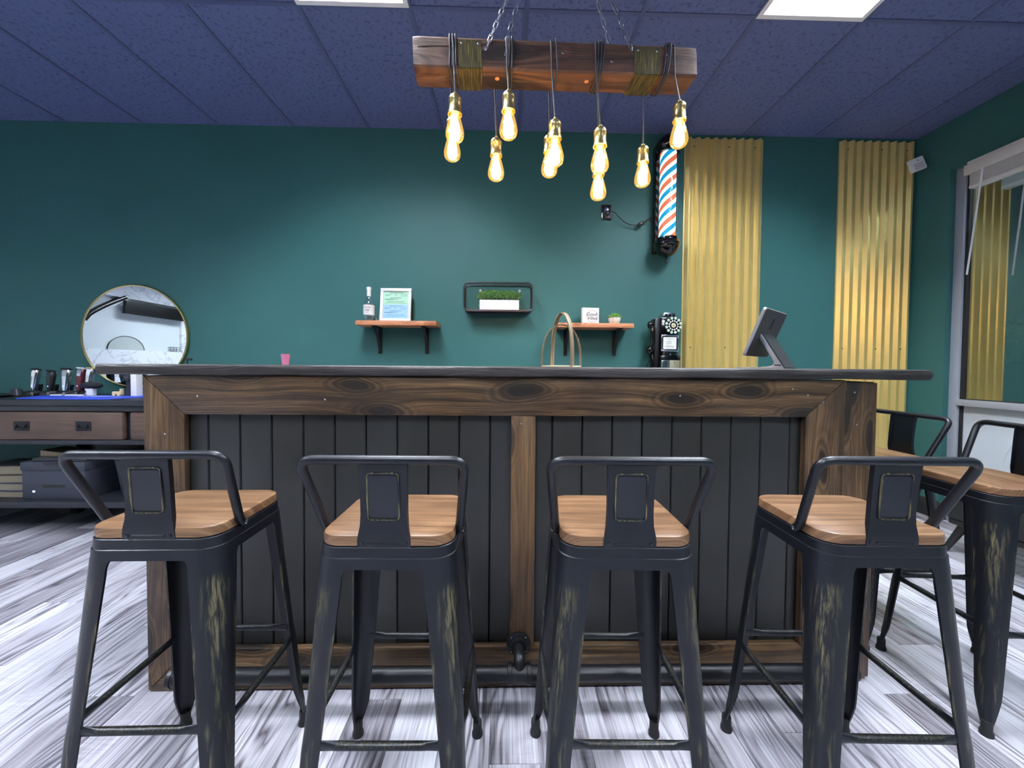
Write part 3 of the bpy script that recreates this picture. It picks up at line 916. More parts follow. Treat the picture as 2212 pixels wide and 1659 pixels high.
# ------------------------------------------------------------------ corrugated yellow wall panels
M_GOLD = plain('pale_gold_metal_sheet', rgb(250, 224, 146), 0.34, 0.68, var=0.06, nscale=8, bmp=0.05)
M_HOLE = plain('dark_screw_head', rgb(60, 48, 30), 0.5, 0.5)
def corrugated(label, x0, x1, z0, z1):
    root = thing('corrugated_panel', label, 'wall panel', (x0, WALL_Y, z0), 0, 'corrugated metal wall panels')
    n = 9
    wd = x1 - x0
    p = wd / n
    d = 0.024
    front, back = [], []
    for i in range(n):
        for s, h in ((0.0, 0.0), (0.14, 0.0), (0.42, 1.0), (0.60, 1.0), (0.88, 0.0)):
            front.append(((i + s) * p, -0.003 - d * h))
    front.append((wd, -0.003))
    t = 0.0012
    poly = front + [(a, b + t) for a, b in reversed(front)]
    MB().prism(poly, 'Z', 0.0, z1 - z0).build('sheet', M_GOLD, root, bevel=0.0, smooth=0)
    for z in (z1 - z0 - 0.06, 1.30 - z0):
        for i in (1, 5, 8):
            MB().lathe([(0.005, 0), (0.0045, -0.002), (0.002, -0.003)], 8, ((i + 0.10) * p, -0.003, z), 'Y').build('screw', M_HOLE, root)
    return root
corrugated('yellow corrugated metal panel directly beside the barber pole', 1.428, 2.062, 0.14, 2.955)
corrugated('yellow corrugated metal panel in the corner near the window', 2.678, 3.300, 0.14, 2.957)

# ------------------------------------------------------------------ wall shelves with iron brackets
def wall_shelf(name, label, x0, x1, ztop, xb):
    root = thing(name, label, 'shelf', ((x0 + x1) / 2, WALL_Y, ztop - 0.034), 0, 'wooden wall shelves on brackets')
    hx = (x1 - x0) / 2
    MB().box(-hx, hx, -0.20, -0.001, 0.0, 0.034).build('board', M_SHELFWOOD, root, bevel=0.003)
    for bxp in xb:
        b = MB()
        q = bxp - (x0 + x1) / 2
        b.box(q - 0.014, q + 0.014, -0.175, -0.004, -0.006, -0.0005)
        b.box(q - 0.014, q + 0.014, -0.007, -0.001, -0.205, -0.0005)
        pts = []
        for k in range(9):
            a = k / 8
            pts.append((q, -0.165 + 0.158 * a ** 1.0, -0.008 - 0.175 * a ** 1.7))
        lo = [[(q - 0.010, y, z), (q + 0.010, y, z), (q + 0.010, y + 0.006, z - 0.006), (q - 0.010, y + 0.006, z - 0.006)] for _, y, z in pts]
        b.loft(lo)
        b.build('bracket', M_IRON, root, bevel=0.001, seg=1)
    return root
SZ = 1.468
wall_shelf('wall_shelf', 'orange pine wall shelf carrying the bottle and white framed certificate', -1.097, -0.500, SZ, (-0.975, -0.605))
wall_shelf('wall_shelf', 'orange pine wall shelf carrying the Good Vibes block and potted succulent', 0.405, 0.980, SZ - 0.003, (0.495, 0.888))

# bottle
M_CLEAR = sheet_glass('clear_glass', (0.90, 0.95, 0.96, 1), 0.16, 0.02)
bo = thing('glass_bottle', 'clear glass liquor bottle with white label and white cap', 'bottle', (-1.022, 2.97, SZ + 0.0005))
MB().lathe([(0.001, 0.0), (0.038, 0.0), (0.0405, 0.004), (0.0405, 0.125), (0.039, 0.138), (0.029, 0.155), (0.0165, 0.178), (0.0140, 0.195), (0.0145, 0.242)], 24, cap=False).build('body', M_CLEAR, bo, smooth=50)
MB().lathe([(0.0415, 0.048), (0.0415, 0.122)], 24, a0=PI, cap=False).build('label', M_PAPER, bo)
MB().lathe([(0.0152, 0.190), (0.0154, 0.242)], 20, cap=False).build('neck_label', M_PAPER, bo)
MB().lathe([(0.0175, 0.238), (0.0185, 0.242), (0.0185, 0.254), (0.016, 0.259)], 20).build('cap', M_PAPER, bo, smooth=40)
for i, (hw, z) in enumerate(((0.022, 0.104), (0.026, 0.098), (0.015, 0.083), (0.017, 0.079), (0.012, 0.074), (0.010, 0.062))):
    MB().loft([[(r * math.sin(a), -r * math.cos(a), z + dz) for a in [(-1 + 2 * k / 6) * hw / 0.0415 for k in range(7)]] for r, dz in ((0.0419, 0), (0.0419, 0.002))], False, False, False).build('print_line', M_INK, bo, smooth=0)
sg = MB().lathe([(0.001, 0.003), (0.013, 0.003), (0.016, 0.045), (0.0175, 0.045), (0.0150, 0.0), (0.001, 0.0)], 16, cap=False).build('shot_glass', M_CLEAR, None, (-0.966, 2.985, SZ + 0.0005), smooth=40)
tag(sg, 'small clear shot glass between the bottle and the framed certificate', 'glass')

# framed certificate: leans back on the wall shelf
cf = thing('certificate_frame', 'white picture frame holding a green and a blue certificate', 'picture frame', (-0.828, 2.985, SZ + 0.001))
cf.rotation_euler = (math.radians(-8), 0, 0)
FWd, FHt = 0.118, 0.262
fr = MB()
for a, b, c, d in ((-FWd, FWd, 0, 0.024), (-FWd, FWd, FHt - 0.024, FHt), (-FWd, -FWd + 0.022, 0.024, FHt - 0.024), (FWd - 0.022, FWd, 0.024, FHt - 0.024)):
    fr.box(a, b, -0.014, 0.004, c, d)
fr.build('frame', M_WHITE, cf, bevel=0.0025)
M_GREENP = plain('pale_green_paper', rgb(178, 226, 202), 0.6, var=0.03)
M_BLUEP = plain('pale_blue_paper', rgb(160, 208, 248), 0.6, var=0.03)
iw = FWd - 0.022
g1 = box('green_certificate', M_GREENP, -iw, iw, -0.004, -0.002, 0.135, FHt - 0.024, cf)
g2 = box('blue_certificate', M_BLUEP, -iw, iw, -0.004, -0.002, 0.024, 0.135, cf)
M_BLUEINK = plain('blue_ink', rgb(48, 70, 140), 0.7)
def script_lines(parent, x0, z0, w_, y, mat, seed, n=3):
    r = random.Random(seed)
    for k in range(n):
        pts = []
        for i in range(12):
            pts.append((x0 + w_ * i / 11 + r.uniform(-0.001, 0.001), y, z0 - k * 0.0075 + r.uniform(-0.0035, 0.0035)))
        MB().tube(pts, 0.0005, 4).build('signature_stroke', mat, parent)
for par, zt, ink in ((g1, FHt - 0.024, M_INK), (g2, 0.135, M_BLUEINK)):
    for xa, xb, dz, h in ((-0.048, 0.055, 0.010, 0.0022), (-0.085, -0.03, 0.022, 0.0016), (-0.012, 0.008, 0.024, 0.002), (-0.085, -0.045, 0.032, 0.0016), (-0.045, 0.04, 0.049, 0.0024), (-0.085, 0.015, 0.060, 0.002), (-0.085, -0.02, 0.064, 0.0016), (-0.07, 0.065, 0.080, 0.0022), (-0.085, 0.085, 0.092, 0.0014)):
        if zt - dz - h < (0.137 if par is g1 else 0.026):
            continue
        box('print_line', ink, xa, xb, -0.0046, -0.0039, zt - dz - h, zt - dz, par)
    script_lines(par, 0.036, zt - 0.022, 0.048, -0.0046, ink, 5 if par is g1 else 6)

M_GUNM = plain('dark_gunmetal', rgb(84, 86, 92), 0.3, 0.9, var=0.05)
# wire wall basket shelf with boxwood planter
ws = thing('wire_wall_shelf', 'rounded black wire wall shelf with a slim wood base', 'shelf', (-0.043, WALL_Y, 1.555))
RW, RH_, RR_, DP = 0.262, 0.109, 0.034, 0.128
def ringpath(y, hw, hh, r):
    return [(x, y, z + 0.109) for x, z in rr(hw, hh, r, 6)]
for y in (-DP, -0.004):
    MB().tube(ringpath(y, RW, RH_, RR_), 0.0048, 8, closed=True).build('ring', M_GUNM, ws, smooth=60)
MB().tube(ringpath(-DP + 0.02, RW - 0.004, RH_ - 0.004, RR_ - 0.004), 0.0022, 6, closed=True).build('inner_ring', M_METAL, ws, smooth=60)
MB().tube(ringpath(-0.03, RW - 0.001, RH_ - 0.001, RR_), 0.0022, 6, closed=True).build('inner_ring', M_METAL, ws, smooth=60)
cage = MB()
for i in range(41):
    xx = -RW + RR_ + (2 * RW - 2 * RR_) * i / 40
    for zz in (0.002, 0.216):
        cage.tube([(xx, -DP, zz), (xx, -0.004, zz)], 0.0011, 4)
for i in range(8):
    zz = RR_ + (0.218 - 2 * RR_) * i / 7
    for xx in (-RW, RW):
        cage.tube([(xx, -DP, zz), (xx, -0.004, zz)], 0.0011, 4)
for yy in (-0.032, -0.064, -0.096):
    cage.tube(ringpath(yy, RW, RH_, RR_), 0.0011, 4, closed=True)
co_ = cage.build('wire_mesh', M_METAL, ws)
co_['kind'] = 'stuff'
M_DARKWOOD = wood('dark_brown_shelf_wood', [rgb(64, 40, 36), rgb(104, 72, 64), rgb(128, 94, 84), rgb(70, 46, 40)], 'X', 'Y', 0.5, 30, 3, 0.5, 0, blotch=0.3, bmp=0.1)
box('wood_base', M_DARKWOOD, -RW + 0.032, RW - 0.032, -DP + 0.006, -0.006, 0.005, 0.013, ws, bevel=0.001)
for xx in (-0.143, 0.168):
    MB().tube([(xx + 0.006 * math.cos(a), -0.006, 0.178 + 0.009 * math.sin(a)) for a in [2 * PI * k / 14 for k in range(14)]], 0.0028, 6, closed=True).build('hanger_loop', M_WHITE, ws)
pb = thing('planter_box', 'white rectangular planter box on the wire wall shelf', 'planter', (-0.034, 3.015, 1.5685))
PBH = 0.075
pbm = MB()
for a, b, c, d, z0, z1 in ((-0.151, 0.151, -0.038, -0.033, 0, PBH), (-0.151, 0.151, 0.033, 0.038, 0, PBH), (-0.151, -0.146, -0.033, 0.033, 0, PBH), (0.146, 0.151, -0.033, 0.033, 0, PBH), (-0.146, 0.146, -0.033, 0.033, 0, 0.05)):
    pbm.box(a, b, c, d, z0, z1)
pbm.build('box', M_WHITE, pb, bevel=0.001, seg=1)
def make_leaf_mat():
    m, t, b = newmat('boxwood_leaf')
    rn = noise(t, objco(t), 60.0, 2)
    setp(t, b, col=ramp(t, rn, [(0.3, rgb(58, 104, 36)), (0.5, rgb(122, 176, 66)), (0.72, rgb(188, 222, 120))]), rough=0.45)
    return m
M_LEAF = make_leaf_mat()
bush = thing('boxwood_plant', 'small green boxwood hedge growing in the white planter box', 'plant', (-0.034, 3.015, 1.6195))
rl = random.Random(21)
lf, stm = MB(), MB()
def leaf(mb, c, L, W_, dirv, up):
    d = Vector(dirv).normalized()
    s = d.cross(Vector(up)).normalized()
    n = s.cross(d)
    c = Vector(c)
    mb.add([c, c + d * L * 0.5 + s * W_ + n * W_ * 0.3, c + d * L, c + d * L * 0.5 - s * W_ + n * W_ * 0.3, c + d * L * 0.5],
           [(0, 1, 4), (1, 2, 4), (2, 3, 4), (3, 0, 4)])
for i in range(1500):
    x = rl.uniform(-0.165, 0.165)
    y = rl.uniform(-0.050, 0.045)
    zmax = 0.068 - 0.02 * (abs(x) / 0.165) ** 4
    z = 0.025 + zmax * rl.random() ** 0.6
    if abs(x) > 0.148 and rl.random() < 0.15:
        z = rl.uniform(-0.03, 0.05)
    dv = (rl.gauss(0, 1) + x * 4, rl.gauss(0, 0.9) - 0.5, rl.gauss(0.5, 0.7))
    leaf(lf, (x, y, z), rl.uniform(0.009, 0.015), rl.uniform(0.0028, 0.0046), dv, (0.1, 0.2, 1))
for i in range(60):
    x, y = rl.uniform(-0.14, 0.14), rl.uniform(-0.028, 0.028)
    stm.tube([(x, y, 0.0), (x + rl.uniform(-0.012, 0.012), y + rl.uniform(-0.01, 0.01), rl.uniform(0.04, 0.07))], 0.001, 4)
l_ = lf.build('leaves', M_LEAF, bush, smooth=0)
l_['kind'] = 'stuff'
s_ = stm.build('stems', plain('brown_stem', rgb(70, 54, 34), 0.7), bush)
s_['kind'] = 'stuff'

# 'Good Vibes' block
gv = thing('word_block', 'white square block sign reading Good Vibes', 'sign', (0.675, 2.99, SZ - 0.0025), math.radians(6))
MB().box(-0.066, 0.066, -0.0, 0.04, 0.0, 0.128).build('block', M_WHITE, gv, bevel=0.0015)
MB().tube([(0.012 + 0.044 * math.cos(a), -0.0004, 0.062 + 0.046 * math.sin(a)) for a in [2 * PI * k / 40 for k in range(40)]], 0.0009, 5, closed=True).build('ring_line', M_INK, gv)
text_mesh('lettering', 'Good', 0.037, M_INK, gv, (0.004, -0.0006, 0.077), FACE, 0.25)
text_mesh('lettering', 'Vibes', 0.036, M_INK, gv, (0.010, -0.0006, 0.047), FACE, 0.25)

# succulent in a speckled pot
pot = thing('succulent_pot', 'small white pot with red specks on the right wall shelf', 'pot', (0.858, 2.985, SZ - 0.0025))
def make_speckle():
    m, t, b = newmat('speckled_ceramic')
    vo = nd(t, 'ShaderNodeTexVoronoi', {'Vector': objco(t), 'Scale': 95.0})
    k = nd(t, 'ShaderNodeMapRange', {0: vo.outputs['Distance'], 1: 0.18, 2: 0.30, 3: 1.0, 4: 0.0}).outputs[0]
    setp(t, b, col=mixc(t, k, rgb(236, 234, 228), rgb(214, 96, 80)), rough=0.3)
    return m
MB().lathe([(0.001, 0.0), (0.026, 0.0), (0.030, 0.003), (0.042, 0.020), (0.047, 0.040), (0.0455, 0.050), (0.041, 0.050), (0.040, 0.043), (0.001, 0.042)], 24, cap=False).build('pot', make_speckle(), pot, smooth=50)
suc = thing('succulent', 'little green succulent growing in the speckled pot', 'plant', (0.858, 2.985, SZ + 0.041))
ML2 = plain('succulent_green', rgb(126, 182, 96), 0.45, var=0.25, nscale=60)
for i in range(22):
    a = i * 2.4
    el = 0.25 + 1.1 * (i / 22)
    L = 0.066 - 0.022 * (i / 22)
    d = Vector((math.cos(a) * math.cos(el), math.sin(a) * math.cos(el), math.sin(el)))
    m = MB()
    pts = [Vector((0, 0, 0.0)) + d * L * q for q in (0.0, 0.3, 0.65, 0.9, 1.0)]
    m.tube(pts, [(0.0025, 0.004), (0.005, 0.010), (0.0045, 0.0115), (0.0025, 0.006), (0.0004, 0.0006)], 8)
    m.build('leaf', ML2, suc, smooth=60)

# ------------------------------------------------------------------ outlet, plug, cord with inline switch
ou = thing('wall_outlet', 'shiny black wall outlet with a plug in it', 'outlet', (0.811, WALL_Y, 2.363))
MB().loft([[(x, y, z) for x, z in rr(a, b, 0.004, 3)] for y, a, b in ((-0.0005, 0.041, 0.060), (-0.004, 0.041, 0.060), (-0.011, 0.031, 0.050))]).build('cover_plate', M_BLACKGLOSS, ou, smooth=20)
for dz in (-0.020, 0.020):
    MB().lathe([(0.0, -0.0135), (0.014, -0.0135), (0.0165, -0.0125), (0.0165, -0.0105)], 18, (0, 0, dz), 'Y').build('socket_face', M_CHROME, ou)
MB().sph((0, -0.0118, 0), (0.003, 0.0015, 0.003), 8, 6).build('screw', M_CHROME, ou)
pc = thing('power_cord', 'black power cord with inline switch running to the barber pole', 'cord', (0.811, WALL_Y, 2.343))
MB().loft([[(x, y, z) for x, z in rr(a, b, 0.005, 3)] for y, a, b in ((-0.0135, 0.013, 0.013), (-0.035, 0.012, 0.012), (-0.042, 0.007, 0.007))]).build('plug', M_BLACKPLASTIC, pc)
P = [(0.004, -0.038, 0.0), (0.03, -0.042, 0.012), (0.06, -0.04, 0.006), (0.10, -0.038, -0.04), (0.15, -0.036, -0.075), (0.20, -0.034, -0.088), (0.235, -0.034, -0.085), (0.275, -0.034, -0.072), (0.32, -0.034, -0.045), (0.3635, -0.03, -0.016)]
MB().tube(fillet(P, 0.03, 4), 0.0042, 6).build('cable', M_GASKET, pc, smooth=60)
sw = MB().loft([[(x, y, z) for x, z in rr(a, b, 0.006, 3)] for y, a, b in ((-0.012, 0.020, 0.010), (-0.009, 0.023, 0.013), (0.009, 0.023, 0.013), (0.012, 0.020, 0.010))]).xf(Matrix.Translation((0.264, -0.034, -0.077)) @ Matrix.Rotation(-0.5, 4, 'Y'))
sw.build('inline_switch', M_BLACKPLASTIC, pc, smooth=40)

# ------------------------------------------------------------------ barber pole
bp = thing('barber_pole', 'lit barber pole with red, white and blue spiral stripes', 'barber pole', (1.252, WALL_Y - 0.115, 1.933))
def make_stripes():
    m, t, b = newmat('lit_spiral_stripes')
    sep = nd(t, 'ShaderNodeSeparateXYZ', {0: objco(t)})
    an = mth(t, 'ARCTAN2', sep.outputs[1], sep.outputs[0])
    ph = mth(t, 'FRACT', mth(t, 'ADD', mth(t, 'MULTIPLY', sep.outputs[2], -6.9), mth(t, 'MULTIPLY_ADD', an, 2.0 / (2 * PI), 10.0)))
    n = t.nodes.new('ShaderNodeValToRGB')
    t.links.new(ph, n.inputs[0])
    n.color_ramp.interpolation = 'CONSTANT'
    e = n.color_ramp.elements
    W_ = (1.0, 1.0, 1.0, 1)
    for p, c in ((0.0, W_), (0.10, (0.52, 0.12, 0.05, 1)), (0.38, W_), (0.60, (0.004, 0.22, 0.38, 1)), (0.88, W_)):
        if p == 0.0:
            e[0].position, e[0].color = p, c
        else:
            q = e.new(p)
            q.color = c
    e[len(e) - 1].color = W_
    setp(t, b, col=n.outputs[0], emit=n.outputs[0], estr=POLE_EMIT, rough=0.5)
    return m
z0, z1 = 0.192, 0.842
MB().lathe([(0.060, z0 - 0.005), (0.060, z1 + 0.005)], 32).build('striped_cylinder', make_stripes(), bp, smooth=60)
MB().lathe([(0.0755, z0 - 0.002), (0.0755, z1 + 0.002)], 32, cap=False).build('glass_sleeve', sheet_glass('pole_glass', (0.95, 0.97, 1, 1), 0.07, 0.03), bp, smooth=60)
BOWL = [(0.006, 0.052), (0.030, 0.058), (0.058, 0.075), (0.076, 0.098), (0.088, 0.118), (0.090, 0.132), (0.097, 0.137), (0.097, 0.152), (0.090, 0.160), (0.086, 0.176), (0.080, 0.182), (0.080, 0.194), (0.05, 0.196)]
MB().lathe(BOWL, 36).build('lower_cap', M_BLACKGLOSS, bp, smooth=30)
ZT = z0 + z1
MB().lathe([(r, ZT - z) for r, z in BOWL][::-1], 36).build('upper_cap', M_BLACKGLOSS, bp, smooth=30)
MB().lathe([(0.002, 0.0), (0.006, 0.008), (0.007, 0.020), (0.004, 0.030), (0.009, 0.036), (0.009, 0.042), (0.006, 0.056)], 14).build('finial', M_METAL, bp, smooth=50)
box('back_plate', M_BLACKGLOSS, -0.075, -0.045, 0.06, 0.1145, 0.10, 0.93, bp, bevel=0.004)
for zz in (0.10, 0.80):
    box('wall_bracket', M_BLACKGLOSS, -0.05, 0.05, 0.06, 0.1145, zz + 0.03, zz + 0.10, bp, bevel=0.004)

# ------------------------------------------------------------------ retro payphone on the wall
ph = thing('retro_payphone', 'vintage black rotary payphone hanging left of the yellow panel', 'telephone', (1.288, WALL_Y, 1.02))
Y0 = -0.115
MB().box(-0.068, 0.068, Y0, -0.001, 0.205, 0.502).build('upper_body', M_BLACKGLOSS, ph, bevel=0.006)
MB().box(-0.076, 0.080, Y0 - 0.018, -0.001, 0.0, 0.208).build('lower_body', M_BLACKGLOSS, ph, bevel=0.008)
MB().box(-0.108, -0.067, -0.09, -0.001, 0.03, 0.498).build('side_housing', M_BLACKPLASTIC, ph, bevel=0.006)
cs = MB().prism([(-0.066, 0.5015), (0.064, 0.5015), (0.042, 0.540), (-0.042, 0.540)], 'Y', Y0 + 0.01, -0.02)
cslot = cs.build('coin_gate', M_CHROME, ph, bevel=0.002)
for xx in (-0.028, 0.003, 0.034):
    MB().lathe([(0.0, -0.003), (0.009, -0.003), (0.011, 0.0)], 14, (xx, Y0 + 0.01, 0.520), 'Y').build('coin_slot', M_BLACKPLASTIC, cslot)
dc = (0.026, Y0, 0.442)
MB().lathe([(0.0, -0.006), (0.060, -0.006), (0.063, -0.003), (0.063, 0.0)], 36, dc, 'Y').build('dial', M_BLACKGLOSS, ph)
M_MINT = plain('pale_mint_button', rgb(206, 226, 212), 0.3, var=0.04)
for k in range(12):
    a = 2 * PI * (k + 0.5) / 12
    MB().lathe([(0.0, -0.009), (0.0095, -0.009), (0.0115, -0.006)], 12, (dc[0] + 0.056 * math.cos(a), dc[1], dc[2] + 0.056 * math.sin(a)), 'Y').build('number_disc', M_MINT, ph)
    MB().lathe([(0.0, -0.0085), (0.006, -0.0085), (0.007, -0.006)], 10, (dc[0] + 0.034 * math.cos(a), dc[1], dc[2] + 0.034 * math.sin(a)), 'Y').build('dial_button', M_WHITE, ph)
MB().lathe([(0.0, -0.010), (0.016, -0.010), (0.018, -0.006)], 20, dc, 'Y').build('dial_centre', plain('cream_disc', rgb(240, 232, 196), 0.4), ph)
MB().lathe([(0.0, -0.0115), (0.007, -0.0115), (0.008, -0.009)], 14, dc, 'Y').build('dial_hub', M_BRASS, ph)
cf2 = MB()
for a, b, c, d in ((-0.068, 0.070, 0.240, 0.252), (-0.068, 0.070, 0.356, 0.368), (-0.068, -0.058, 0.252, 0.356), (0.060, 0.070, 0.252, 0.356)):
    cf2.box(a, b, Y0 - 0.006, Y0 + 0.001, c, d)
cf2.build('card_frame', M_CHROME, ph, bevel=0.002)
card = box('instruction_card', M_PAPER, -0.050, 0.052, Y0 - 0.003, Y0 - 0.0005, 0.258, 0.350, ph)
for xa, xb, z in ((-0.032, 0.036, 0.337), (-0.006, 0.008, 0.327), (-0.026, 0.014, 0.318), (-0.026, 0.010, 0.311), (-0.026, 0.018, 0.303), (-0.026, 0.002, 0.296), (-0.03, 0.024, 0.284), (-0.042, 0.042, 0.277), (-0.03, 0.034, 0.270)):
    box('print_line', M_INK, xa, xb, Y0 - 0.0034, Y0 - 0.0029, z, z + 0.0016, card)
MB().lathe([(0.0, -0.012), (0.008, -0.012), (0.010, -0.004), (0.010, 0.0)], 14, (0.002, Y0, 0.218), 'Y').build('coin_return_knob', M_CHROME, ph)
box('vault_door', plain('brushed_pewter', rgb(168, 164, 138), 0.35, 0.6, var=0.12, nscale=14), -0.006, 0.074, Y0 - 0.022, Y0 - 0.017, 0.02, 0.172, ph, bevel=0.002)
MB().sph((0.03, Y0 - 0.022, 0.155), (0.006, 0.003, 0.006), 10, 6).build('vault_lock', M_CHROME, ph)
cr = MB().box(-0.072, -0.010, Y0 - 0.022, Y0 - 0.017, 0.045, 0.172).build('coin_return', M_CHROME, ph, bevel=0.003)
MB().loft([[(x, y, z) for x, z in rr(0.017, 0.026, 0.008, 4, -0.041, 0.14)] for y in (Y0 - 0.0235, Y0 - 0.0215)]).build('coin_return_cup', plain('grey_steel', rgb(120, 124, 132), 0.25, 0.9), cr)
box('coin_return_slot', M_BLACKPLASTIC, -0.062, -0.02, Y0 - 0.0235, Y0 - 0.0215, 0.086, 0.098, cr)
hs = MB()
hx, hy = -0.128, -0.085
hs.tube(fillet([(hx - 0.002, hy, 0.24), (hx + 0.004, hy - 0.012, 0.30), (hx + 0.004, hy - 0.012, 0.40), (hx, hy, 0.455)], 0.03, 5), [(0.016, 0.019)] * 14, 14, up=(0, -1, 0))
hs.lathe([(0.014, -0.038), (0.026, -0.032), (0.029, -0.022), (0.022, 0.0), (0.014, 0.004)], 18, (hx + 0.004, hy, 0.447), 'X')
hs.lathe([(0.016, -0.044), (0.030, -0.036), (0.033, -0.024), (0.024, 0.0), (0.014, 0.006)], 18, (hx + 0.004, hy, 0.250), 'X')
hs.build('handset', M_BLACKGLOSS, ph, smooth=50)
MB().cyl((-0.106, hy, 0.425), (-0.152, hy, 0.425), 0.006, n=10).build('hook', M_CHROME, ph)
MB().tube(fillet([(-0.128, hy, 0.225), (-0.130, hy, 0.19), (-0.16, -0.06, 0.12), (-0.185, -0.04, 0.02), (-0.15, -0.05, -0.06), (-0.09, -0.08, 0.02), (-0.124, hy - 0.02, 0.17), (-0.125, hy, 0.22)], 0.03, 5), 0.0034, 6).build('handset_cord', M_IRON, ph, smooth=60)

# ------------------------------------------------------------------ round mirror
M_MIRROR = plain('silvered_glass', rgb(232, 240, 244), 0.01, 1.0, var=0.0)
mr = thing('round_mirror', 'large round wall mirror with a thin brass rim', 'mirror', (-2.860, WALL_Y, 1.347))
MB().lathe([(0.0, -0.020), (0.398, -0.020), (0.398, -0.004)], 72, (0, 0, 0), 'Y').xf(Matrix.Scale(0.975, 4, (0, 0, 1))).build('glass', M_MIRROR, mr, smooth=30)
MB().lathe([(0.397, -0.001), (0.407, -0.001), (0.4075, -0.024), (0.404, -0.026), (0.397, -0.024), (0.397, -0.001)], 72, (0, 0, 0), 'Y', cap=False).xf(Matrix.Scale(0.975, 4, (0, 0, 1))).build('rim', M_BRASS, mr, smooth=40)

# motion detector in the corner
md = thing('motion_detector', 'small white motion detector mounted in the corner by the yellow panel', 'detector', (3.215, 2.99, 2.732))
md.rotation_euler = (math.radians(0), math.radians(-20), math.radians(-14))
MB().box(-0.047, 0.047, -0.02, 0.016, -0.05, 0.05).build('case', M_WHITE, md, bevel=0.006)
MB().box(-0.032, 0.032, -0.0225, -0.019, -0.042, 0.006).build('lens', plain('milky_lens', rgb(205, 200, 205), 0.4), md, bevel=0.0015)
MB().lathe([(0.0, -0.0212), (0.004, -0.0212), (0.004, -0.019)], 10, (0.004, 0, 0.026), 'Y').build('led', M_BLACKPLASTIC, md)
MB().cyl((0.0, 0.014, 0.0), (0.012, 0.08, -0.004), 0.012, n=10).build('swivel_mount', M_WHITE, md)

# ------------------------------------------------------------------ things on the bar top
ZB = TOP_Z
M_PINK = plain('pink_plastic', rgb(240, 130, 176), 0.35, var=0.04)
cup = thing('plastic_cup', 'tiny pink plastic shot cup on the bar top', 'cup', (-0.889, 1.60, ZB))
MB().lathe([(0.001, 0.0), (0.0125, 0.0), (0.0172, 0.042), (0.0182, 0.042), (0.0182, 0.044), (0.0165, 0.044), (0.0118, 0.002), (0.001, 0.002)], 20, cap=False).build('body', plain('pale_pink_plastic', rgb(246, 150, 192), 0.3, var=0.04), cup, smooth=40)
MB().lathe([(0.0118, 0.001), (0.0140, 0.020)], 18).build('drink', M_PINK, cup)
pm = thing('pump_bottle', 'black pump nozzle of a bottle behind the left end of the bar top', 'bottle', (-2.18, 2.72, 0.9))
MB().lathe([(0.002, 0.0), (0.03, 0.0), (0.032, 0.01), (0.032, 0.16), (0.022, 0.19), (0.010, 0.205), (0.010, 0.215)], 18).build('body', M_CLEAR, pm, smooth=50)
MB().lathe([(0.012, 0.212), (0.012, 0.228), (0.004, 0.230), (0.004, 0.262)], 12).build('collar', M_BLACKPLASTIC, pm)
box('nozzle', M_BLACKPLASTIC, -0.012, 0.03, -0.008, 0.008, 0.26, 0.276, pm, bevel=0.003)

# crossed-hoop centrepiece
M_HOOP = wood('weathered_hoop_wood', [rgb(78, 66, 50), rgb(124, 108, 85), rgb(164, 149, 123), rgb(92, 78, 59)], 'Z', 'X', 0.5, 40, 5, 0.7, 0, blotch=0.5, bmp=0.3)
ho = thing('hoop_centerpiece', 'weathered centrepiece of two crossed arched hoops on a low square base', 'decoration', (0.236, 1.56, ZB))
S, TH = 0.125, math.radians(18)
cor = []
for cxx, cyy in ((-0.5, -0.5), (0.5, -0.5), (0.5, 0.5), (-0.5, 0.5)):
    cor.append((S * (cxx * math.cos(-TH) - cyy * math.sin(-TH)) * 1.0, S * (cxx * math.sin(-TH) + cyy * math.cos(-TH))))
def hoop(a, b, h, bulge):
    a, b = Vector((a[0], a[1], 0)), Vector((b[0], b[1], 0))
    d = (b - a)
    side = d.normalized().cross(Vector((0, 0, 1)))
    pts = []
    for k in range(25):
        s = k / 24
        an = PI * s
        r = d.length / 2
        px = -math.cos(an) * r * (1 + bulge * math.sin(an) * 0.0)
        pz = h * (math.sin(an) ** 0.72)
        pts.append((a + b) / 2 + d.normalized() * px + Vector((0, 0, pz + 0.004)))
    m = MB()
    loops = []
    for i, p in enumerate(pts):
        t = (pts[min(i + 1, 24)] - pts[max(i - 1, 0)]).normalized()
        n = side.cross(t).normalized()
        w2, th2 = 0.0085, 0.0022
        loops.append([p + side * w2 + n * th2, p - side * w2 + n * th2, p - side * w2 - n * th2, p + side * w2 - n * th2])
    m.loft(loops)
    return m.build('hoop', M_HOOP, ho, smooth=40)
hoop((-0.082, -0.012), (0.078, 0.006), 0.166, 0.0)
hoop((0.032, -0.062), (-0.030, 0.066), 0.214, 0.0)
bs = MB()
Cn = [(-0.084, -0.013), (0.034, -0.066), (0.082, 0.006), (-0.032, 0.068)]
MB().prism(Cn, 'Z', 0.0, 0.006).build('base', plain('cream_base', rgb(222, 208, 176), 0.5, var=0.08), ho, bevel=0.001)

